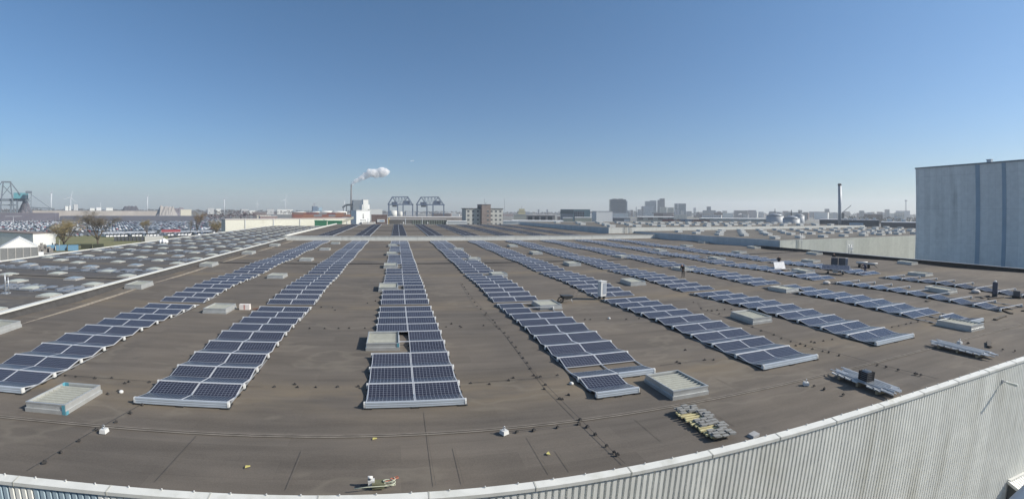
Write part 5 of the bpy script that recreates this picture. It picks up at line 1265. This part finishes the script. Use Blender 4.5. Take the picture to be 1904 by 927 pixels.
zf = [h - 3.0 - 3.15 * k for k in range(7)]
for z in zf:
    if z < .5: continue
    for f in (.18, .5, .82): window(x0 + (x1 - x0) * f, z)
    for f in (.17, .5, .83): window(x2 + (x3 - x2) * f, z)
    window((x1 + x2) / 2 + 1.4, z, -3.203)
mb = MB().use(M_DARK); mb.tube([(0, 2, hb), (0, 2, hb + 4.5)], .08, 6); mb.tube([(1.2, 2, hb), (1.2, 2, hb + 1.8)], .12, 6); mb.build('antenna', t)
# --- centre right skyline
F_TEAL = facade('facade_teal', (.10, .17, .19), (.045, .085, .10), 6, 3.2, .9, .7, .4)
t = bld('teal_office', 'teal glass office with a dark centre, left of the pale grey block', 1041, 1097.5, 389, 620, 22, mat('teal_pale', (.16, .26, .28), .4, noise=0), .05, roofm=mat('teal_trim', (.2, .26, .28), .5))
part(t, 'dark_band', mat('teal_dark', (.035, .075, .095), .3), -t['w'] / 2 - .3, -t['w'] * .06, -.6, -.16, t['h'] - 6.2, t['h'] - .6); part(t, 'grey_band', mat('teal_grey', (.15, .18, .21), .5), -t['w'] / 2 + .2, -t['w'] * .08, -.5, -.16, 0, t['h'] - 6.4); part(t, 'glass_front', F_DARK, -t['w'] * .04, t['w'] * .3, -.5, -.16, 2, t['h'] - 2.4)
bld('pale_grey_block', 'windowless pale grey block in front of the dark tower', 1100.5, 1139, 392.2, 360, 9, streaked('pale_grey_sheet', (.52, .54, .56), (.40, .42, .43), .3, .3), .42, roofm=M_PG)
bld('light_shed', 'light shed below the teal office', 1069, 1100, 404, 330, 20, M_PC, 0, roofm=M_WR); bld('cream_shed', 'small cream shed left of the light shed', 1047, 1065, 404.5, 335, 15, M_PC, 0, roofm=M_WR)
t = bld('beige_shed', 'beige open shed beyond the far right end of the solar roof', 979, 1032, 399.5, 480, 30, mat('beige_open', (.42, .36, .31), .8, noise=.1), 0, roofm=mat('beige_shed_roof', (.45, .41, .38), .8))
for k in range(4): part(t, 'opening', M_DARK, -t['w'] / 2 + 1.5 + k * 7.2, -t['w'] / 2 + 6.4 + k * 7.2, -.25, -.152, 5, t['h'] - 1.6)
t = bld('cream_plant', 'cream stepped plant building with small roof mast', 962, 977, 392, 620, 12, mat('cream_yellow', (.55, .49, .30), .7), .1); part(t, 'upper_step', mat('cream_yellow', (.55, .49, .30), .7), -3.5, 4, 1, 9, t['h'], t['h'] + 3); part(t, 'roof_mast', M_DARK, .2, .5, 4, 4.3, t['h'] + 3, t['h'] + 7)
bld('cream_hall', 'cream hall below the cream stepped plant', 955, 979, 398.5, 560, 20, M_PC, 0)
bld('white_line_hall', 'long white fronted low hall behind the far roof', 950, 1048, 410.2, 300, 20, M_PW, 0, roofm=M_WR)
for i, (px, pt) in enumerate(((1001.5, 389), (1017.5, 389.2))): bld('slim_tower', 'faint slim tower block on the horizon left of the teal office, %s one' % ('left' if i == 0 else 'right'), px - 1.5, px + 1.5, pt, 2300, 10, F_GREY, 0, single=True)
def tower_(label, pl, pr, pt, d, m, turn=.15, depth=25, steps=()):
    t = bld('office_tower', label, pl, pr, pt, d, depth, m, turn, None, M_PG)
    for (f0, f1, dz) in steps: part(t, 'roof_step', m, -t['w'] / 2 + t['w'] * f0, -t['w'] / 2 + t['w'] * f1, 2, depth - 2, t['h'] + .002, t['h'] + dz)
    return t
t = tower_('broad dark glass tower, tallest and leftmost of the skyline', 1132, 1164, 370.3, 1150, F_DARK, .12, 30, ((.16, .42, 1.5), (.52, .82, 1.5)))
part(t, 'light_edge', M_PG, t['w'] / 2 + .01, t['w'] / 2 + 3.5, .5, 25, 0, t['h'] - 4)
tower_('pale grey green tower behind the white tanks', 1207.5, 1220.5, 372.6, 1700, F_GLASS, .1); tower_('pale grey tower part left of the higher pale tower', 1198.5, 1209, 373.8, 1690, F_GLASS, .1)
tower_('lighter glass block in front of the pale towers', 1196.5, 1215, 383, 1500, facade('facade_light', (.38, .42, .45), (.2, .24, .27), 3, 3.5, .6, .7), .1); tower_('low grey shoulder left of the lighter glass block', 1192, 1197, 383.2, 1550, F_GREY, .1)
tower_('slim dark tower with a stepped top right of the pale towers', 1222, 1236, 371.5, 1600, F_DARK, .1, 25, ((.28, 1.0, 5),))
tower_('cream apartment block before the slim dark tower', 1226.5, 1239.5, 384.6, 1300, F_CREAM, .1); tower_('cream apartment block, right one of the two', 1240.5, 1253, 385.6, 1300, F_CREAM, .1)
t = tower_('grey tower with a bright vertical strip', 1253.5, 1275.5, 378.2, 1400, F_GLASS, .1); part(t, 'bright_strip', M_WHITE, -t['w'] * .28, -t['w'] * .18, -.5, -.16, t['h'] - 16, t['h'] - 1)
tower_('small white fronted block before the grey tower', 1253.5, 1263, 389.5, 1200, F_WHITE, .1); tower_('second small white block before the grey tower', 1266, 1272, 391, 1220, F_WHITE, .1)
tower_('pale slim tower far right of the grey tower', 1289, 1294, 386, 2200, F_WHITE, .1); t = tower_('broad grey block with a raised centre', 1306, 1331, 390.8, 1500, F_GREY, .1, 25, ((.32, .62, 12),))
tower_('brownish long block left of the silos', 1364, 1390, 391, 1500, facade('facade_brown', (.21, .19, .2), (.1, .1, .11), 3, 3.4), .1); tower_('pinkish long block beside the brownish block', 1390, 1406, 390.5, 1490, facade('facade_pink', (.36, .31, .31), (.2, .18, .19), 3, 3.4, .5, .4), .1)
tower_('grey block behind the third silo', 1483.5, 1491.5, 390.2, 1700, F_GREY, .1); tower_('long light grey block right of the silos', 1504, 1527, 393.2, 1800, F_GREY, .05); tower_('dark flaring tower left of the grey chimney', 1533, 1542, 388, 1500, F_GREY, .1); tower_('dark block right of the crane jib', 1597, 1607, 391.4, 1500, F_GREY, .1); tower_('pale grey block near the radio tower', 1644.5, 1654, 389, 1700, F_GREY, .1); tower_('wide low pale block below the radio tower', 1665, 1692, 391.6, 1900, F_WHITE, .05)
for i, (a, b_, tpx) in enumerate(((1164.5, 1171, 391), (1171.5, 1177, 390.2), (1177.5, 1184, 392), (1185, 1192, 389), (1276, 1286, 392.5), (1333, 1341, 392.5), (1343, 1352, 391.6), (1410, 1420, 393.5), (1430, 1442, 392.6), (1455, 1466, 392), (1493, 1503, 394), (1545, 1556, 394.5), (1612, 1622, 394.4), (1630, 1641, 393.6))):
    bld('city_block', 'low hazy city block on the right skyline, %s from the left of fourteen' % ORD[i], a, b_, tpx, 1600 + 40 * (i % 5), 20, [F_GREY, F_BRICK, F_CREAM, F_WHITE][i % 4], .1, 'hazy city blocks on the right skyline', single=True)
t = thing('church', 'dark church with a pointed spire between the skyline blocks', 'church', spot(1298, 1500)); hs = height(1298, 392, 1500) - GZ; mb = MB().use(M_PD); mb.box(-4, 4, -4, 4, 0, hs * .55); mb.build('tower', t); mb = MB().use(M_PD); mb.lathe([(5, hs * .55), (2.4, hs * .75), (.2, hs)], 0, 0, 8); mb.build('spire', t); part(t, 'nave', M_PB, -14, -4.02, -5, 5, 0, hs * .4)
t = thing('radio_tower', 'slim radio tower with a disc near its top at the right horizon', 'tower', spot(1684.5, 2200)); hs = height(1684.5, 370, 2200) - GZ; mb = MB().use(M_PG); mb.tube([(0, 0, 0), (0, 0, hs - 9), (0, 0, hs)], [2.4, 1.5, .5], 12); mb.build('shaft', t); mb = MB().use(M_PG); mb.lathe([(1.5, hs - 9), (5.5, hs - 6.5), (5.5, hs - 4.5), (1, hs - 3)], 0, 0, 16); mb.build('disc', t)
t = thing('mobile_crane', 'slanting mobile crane jib beside the grey chimney', 'crane', spot(1567, 700), -bearing(1567)); hh = height(1566, 395.5, 700) - GZ; ht = height(1579.5, 381.5, 700) - GZ; mb = MB().use(mat('jib', (.25, .23, .22), .6)); mb.bar((-1, 0, hh), (10.6, 0, ht), .8); mb.build('jib', t); part(t, 'crane_body', M_PD, -3, 2, -1.5, 1.5, 0, hh)
t = thing('tower_crane', 'thin crane between the dark tower and the pale towers', 'crane', spot(1183, 1500)); hh = height(1183, 384.2, 1500) - GZ; mb = MB().use(M_PD); mb.bar((0, 0, 0), (.5, 0, hh), 1.2); mb.build('mast', t); mb = MB().use(M_PD); mb.bar((.5, 0, hh), (-2, 0, hh - 9), .6); mb.build('jib', t)
hh = height(938, 369.5, 1200) - GZ; mb = MB().use(M_PG); mb.bar((1.5, 0, 0), (-.8, 0, hh), .9); tag(mb.build('lattice_mast', None, spot(938, 1200)), 'thin leaning mast beside the grey office block', 'mast')
# silos
SIL = streaked('silo_steel', (.34, .36, .38), (.24, .26, .28), .4, .5)
for px, pt, wp, d, lb in ((1441, 401.2, 33, 520, 'grey steel silo with a shallow cone roof, left one of three'), (1471.5, 405.8, 32.5, 420, 'grey steel silo in front, with a shallow cone roof'), (1486, 400.5, 20, 620, 'pale steel silo half hidden behind the front silo')):
    h = height(px, pt, d) - GZ; b1, b2 = bearing(px - wp / 2), bearing(px + wp / 2); r = d * (b2 - b1) / 2; t = thing('steel_silo', lb, 'silo', spot(px, d), 0, 'steel silos before the right skyline')
    mb = MB().use(SIL); mb.lathe([(r, 0), (r, h)], 0, 0, 36); mb.build('shell', t); mb = MB().use(mat('silo_roof', (.28, .30, .32), .5, .3)); mb.lathe([(r * 1.02, h), (r * .55, h + r * .2), (.8, h + r * .36)], 0, 0, 36); mb.build('cone_roof', t)
    mb = MB().use(M_PD); mb.tube([(0, 0, h + r * .34), (0, 0, h + r * .36 + 4.5)], [.6, .3], 8); mb.build('top_vent', t)
bld('white_long_hall', 'long white roofed hall left of the silos', 1300, 1426, 406, 520, 40, facade('hall_green', (.42, .42, .38), (.12, .16, .13), 9, 9, .55, .5), 0, roofm=M_WR)
bld('stadium_hall', 'broad hall with a curved white roof below the pale towers', 1184, 1254, 403, 560, 50, facade('hall_cream', (.46, .43, .36), (.2, .18, .16), 12, 7, .5, .5), 0, roofm=M_WR)
t = thing('white_plant', 'cluster of white process tanks before the pale towers', 'plant', spot(1208, 900), -bearing(1208))
for x, w, pt in ((-6, 5, 396), (-1, 4, 394.5), (3, 3, 392.5), (6, 4, 397)): part(t, 'process_tank', M_WHITE, x * 1.0 - w / 2, x + w / 2, -2, 3 + x * .1, 0, height(1208, pt, 900) - GZ)
bld('grey_hall', 'grey hall right of the pale grey block', 1139.5, 1172, 404.5, 520, 30, mat('grey_hall_wall', (.2, .2, .21), .8, noise=.3, scale=.1), 0, roofm=M_PG)
bld('white_sign_wall', 'small white signboard wall in front of the grey hall', 1160.5, 1171, 406.5, 480, 2, M_WHITE, 0, cat='sign wall')
t = bld('dark_long_hall', 'dark blue grey long hall with a pale blue bordered sign, left of the grey store', 1521, 1635, 408.2, 420, 40, mat('dark_hall_wall', (.055, .07, .085), .6, noise=.1, scale=.1), .03, roofm=mat('dark_hall_roof', (.30, .31, .33), .7))
xs_ = t['w'] * (1579 - 1578) / 114; part(t, 'sign', mat('sign_pale_blue', (.35, .47, .56), .5), xs_, xs_ + 10.5, -.4, -.16, t['h'] - 5.0, t['h'] - 2.4); part(t, 'sign_text', M_STRIPE, xs_ + 1.2, xs_ + 9.3, -.43, -.402, t['h'] - 4.2, t['h'] - 3.2)
for i, px in enumerate((1572, 1581, 1590, 1603, 1612, 1626)):
    b_ = bld('rooftop_unit', 'white unit on the roof of the dark long hall, %s from the left of six' % ORD[i], px - 3, px + 3, 405.6 - (i % 3) * .6, 436, 4, M_WHITE, 0, 'white units on the dark hall roof', single=True); 
bld('dark_low_hall', 'dark low hall between the long hall and the grey store', 1635, 1760, 413.4, 400, 40, mat('dark_low_wall', (.085, .09, .10), .7, noise=.1, scale=.1), .03, roofm=M_PG)
for i, (a, b_) in enumerate(((1649, 1658.5), (1675, 1684.5))): bld('white_box_unit', 'white box on the dark low hall, %s one of the pair' % ('left' if i == 0 else 'right'), a, b_, 406.8, 430, 6, M_WHITE, .1, 'white boxes on the dark low hall', single=True)
# low filler of roofs across the far city
rn = random.Random(12)
for i in range(120):
    px = rn.uniform(440, 1690); d = rn.uniform(900, 2600); w = rn.uniform(14, 60) / d * 815 * .9; pt = 390.6 + (EYE - GZ - rn.uniform(7, 15)) / d * 815
    bld('far_building', 'small faint building among the low roofs of the far city', px, px + w, pt, d, 18, rn.choice([F_GREY, F_BRICK, F_CREAM, F_WHITE, M_PG, M_PB, M_PW]), rn.uniform(-.2, .3), 'low roofs of the far city', rn.choice([M_WR, M_PG, M_PB, mat('pale_flat_roof', (.42, .42, .41))]), single=True)
# tree belts
def belt(pl, pr, d, hmin, hmax, m, seed):
    rn = random.Random(seed); mb = MB().use(m); px = pl
    while px < pr:
        p = spot(px, d + rn.uniform(-60, 60)); h = rn.uniform(hmin, hmax); r = h * rn.uniform(.3, .5)
        for k in range(26):
            q = p + Vector((rn.gauss(0, r * .5), rn.gauss(0, r * .5), h * (1 - abs(rn.gauss(0, .33))))); s_ = h * rn.uniform(.1, .2); 
            v = [q + Vector((rn.uniform(-s_, s_), rn.uniform(-s_, s_), rn.uniform(-s_, s_))) for _ in range(4)]
            for z in v: z.z = max(GZ, z.z)
            mb.face(v[:3]); mb.face(v[1:])
        mb.bar(p, p + Vector((0, 0, h * .7)), h * .03)
        px += r * 1.1 / d * 815
    return mb
mb = belt(-60, 460, 1900, 9, 17, mat('belt_bare', (.10, .085, .075), 1, noise=.3, scale=.05), 1); tag(mb.build('tree_belt'), 'belt of bare trees along the left horizon', 'trees', None, 'stuff')
mb = belt(400, 1150, 1700, 8, 15, mat('belt_bare', (.10, .085, .075)), 2); tag(mb.build('tree_belt'), 'belt of bare trees along the horizon in the middle', 'trees', None, 'stuff')
mb = belt(1150, 1720, 2100, 9, 16, mat('belt_dark', (.07, .075, .065), 1, noise=.3, scale=.05), 3); tag(mb.build('tree_belt'), 'belt of trees between the right skyline blocks', 'trees', None, 'stuff')
mb = belt(1560, 1760, 900, 7, 13, mat('belt_dark', (.07, .075, .065)), 4); tag(mb.build('tree_belt'), 'dark belt of trees behind the dark low hall', 'trees', None, 'stuff')
mb = belt(380, 480, 800, 8, 14, mat('belt_purple', (.12, .09, .095), 1, noise=.3, scale=.05), 5); tag(mb.build('tree_belt'), 'purplish bare scrub left of the long pale wall', 'trees', None, 'stuff')

# ------------------------------------------------------------------ steam plume
def plume(name, label, pts, d, dens, noise_scale):
    mb = MB(); rn = random.Random(5)
    m = bpy.data.materials.new(name); m.use_nodes = True; nt = m.node_tree; nt.nodes.clear()
    ou = nt.nodes.new('ShaderNodeOutputMaterial'); pv = nt.nodes.new('ShaderNodeVolumePrincipled'); pv.inputs['Color'].default_value = (1, 1, 1, 1); pv.inputs['Anisotropy'].default_value = .1
    tc = nt.nodes.new('ShaderNodeTexCoord'); nz = noise_node(nt, tc.outputs['Object'], noise_scale, 4, .6)
    nt.links.new(remap(nt, nz, .37, .68, 0, dens), pv.inputs['Density']); nt.links.new(pv.outputs[0], ou.inputs['Volume'])
    mb.use(m); k = d / 815 * .93; p0 = spot(653, d)
    for a, b_ in zip(pts, pts[1:]):
        for q in range(5):
            f = q / 5; px = a[0] + (b_[0] - a[0]) * f; py = a[1] + (b_[1] - a[1]) * f; r = (a[2] + (b_[2] - a[2]) * f) * k * 1.3
            for w in range(2):
                o = Vector(((px - 653) * k, rn.uniform(-.5, .5) * r, height(px, py, d) - p0.z)) + Vector((rn.uniform(-.35, .35) * r, 0, rn.uniform(-.3, .35) * r)); rr = r * rn.uniform(.55, .85)
                vs = bmesh.ops.create_icosphere(mb.bm, subdivisions=2, radius=rr)['verts']
                for v in vs: v.co = v.co * rn.uniform(.88, 1.1) + o
    o = mb.build(name, None, p0, -bearing(653)); 
    rm = o.modifiers.new('r', 'REMESH'); rm.mode = 'VOXEL'; rm.voxel_size = .9
    tag(o, label, 'steam'); return o
plume('steam_plume', 'white steam plume drifting right from the slim chimney', [(652.8, 343.5, 2.2), (656, 340, 3.4), (664, 335.5, 4.2), (673, 331, 4.6), (682, 326, 6.0), (692, 322.5, 7.2), (702, 322, 7.4), (711, 320.5, 7.8), (717, 321, 6.8), (724, 320.5, 5.0)], 1000, .5, .17)
plume('steam_wisp', 'tiny detached wisp of steam high right of the plume', [(770, 298.5, 1.2), (774, 297.8, 1.5), (777, 298, .8)], 1000, .3, .2)
plume('low_steam', 'low steam cloud on the dark low hall', [(1667, 405, 1.0), (1672, 403.5, 2.0), (1680, 402.5, 2.2), (1684, 401.5, 1.2)], 560, .6, .3)

# ------------------------------------------------------------------ air
hz = bpy.data.materials.new('haze_air'); hz.use_nodes = True; nt = hz.node_tree; nt.nodes.clear()
ou = nt.nodes.new('ShaderNodeOutputMaterial'); pv = nt.nodes.new('ShaderNodeVolumePrincipled'); pv.inputs['Color'].default_value = (.86, .90, .95, 1); pv.inputs['Density'].default_value = 0.00022; pv.inputs['Anisotropy'].default_value = .25
nt.links.new(pv.outputs[0], ou.inputs['Volume'])
mb = MB().use(hz); mb.box(-4500, 4500, -650, 4500, GZ - 1, 125); tag(mb.build('haze'), kind='stuff')

# ------------------------------------------------------------------ light
SAZ, SEL = R(90 + 20), R(34)
w = bpy.data.worlds.new('World'); sc.world = w; w.use_nodes = True; nt = w.node_tree
bg = nt.nodes['Background']; sk = nt.nodes.new('ShaderNodeTexSky'); sk.sky_type = 'NISHITA'; sk.sun_disc = False; sk.sun_elevation = SEL; sk.sun_rotation = SAZ
sk.altitude = 0; sk.air_density = 1.0; sk.dust_density = 0.4; sk.ozone_density = 3.0
tc = nt.nodes.new('ShaderNodeTexCoord'); sx = nt.nodes.new('ShaderNodeSeparateXYZ'); nt.links.new(tc.outputs['Generated'], sx.inputs[0])
rp = nt.nodes.new('ShaderNodeValToRGB'); nt.links.new(sx.outputs['Z'], rp.inputs['Fac'])
for k, (pos_, col_) in enumerate(((0.0, (.62, .71, .86)), (.06, (.62, .73, .88)), (.16, (.66, .81, .95)), (.45, (.72, .95, 1.06)), (.62, (1.5, 1.45, 1.35)), (1.0, (1.8, 1.65, 1.45)))):
    e_ = rp.color_ramp.elements[k] if k < 2 else rp.color_ramp.elements.new(pos_)
    e_.position = pos_; e_.color = (*col_, 1)
nt.links.new(mixc(nt, 1.0, sk.outputs[0], rp.outputs['Color'], 'MULTIPLY'), bg.inputs['Color']); bg.inputs['Strength'].default_value = 0.08
su = bpy.data.lights.new('sun', 'SUN'); su.energy = 4.3; su.angle = R(.53); su.color = (1, .94, .84); so = bpy.data.objects.new('sun', su); COL.objects.link(so)
sd = Vector((math.sin(SAZ) * math.cos(SEL), math.cos(SAZ) * math.cos(SEL), math.sin(SEL))); so.rotation_euler = sd.to_track_quat('Z', 'Y').to_euler(); so.location = (60, -40, 60)

# ------------------------------------------------------------------ camera: wide stereographic-like lens of the photograph
cd = bpy.data.cameras.new('camera'); cam = bpy.data.objects.new('camera', cd); COL.objects.link(cam); sc.camera = cam
cam.location = (0, 0, EYE); cam.rotation_euler = Matrix(((math.cos(YAW), -math.sin(YAW), 0), (math.sin(YAW), math.cos(YAW), 0), (0, 0, 1))).to_4x4().to_euler()
Rm = Matrix.Rotation(YAW, 3, 'Z') @ Matrix(((1, 0, 0), (0, 0, -1), (0, 1, 0))) @ Matrix.Rotation(ROLL, 3, 'Z'); cam.rotation_euler = Rm.to_euler()
cd.type = 'PANO'; cd.panorama_type = 'FISHEYE_LENS_POLYNOMIAL'; cd.sensor_width = 36; cd.sensor_height = 36 * 498 / 1024; cd.fisheye_fov = 3.1
fm = F / 1904 * 36
cd.fisheye_polynomial_k0 = 0; cd.fisheye_polynomial_k1 = -1 / fm; cd.fisheye_polynomial_k2 = 0; cd.fisheye_polynomial_k3 = -K3 / fm ** 3; cd.fisheye_polynomial_k4 = 0
cd.shift_x = (952 - CX) / 1904; cd.shift_y = -(463.5 - CY) / 927
cd.clip_start = .05; cd.clip_end = 20000
vs = sc.view_settings; vs.view_transform = 'Standard'; vs.look = 'None'; vs.exposure = 0.45; vs.gamma = 1; vs.use_curve_mapping = False
sc.cycles.max_bounces = 6; sc.cycles.diffuse_bounces = 3; sc.cycles.glossy_bounces = 3; sc.cycles.volume_bounces = 10; sc.cycles.use_denoising = True
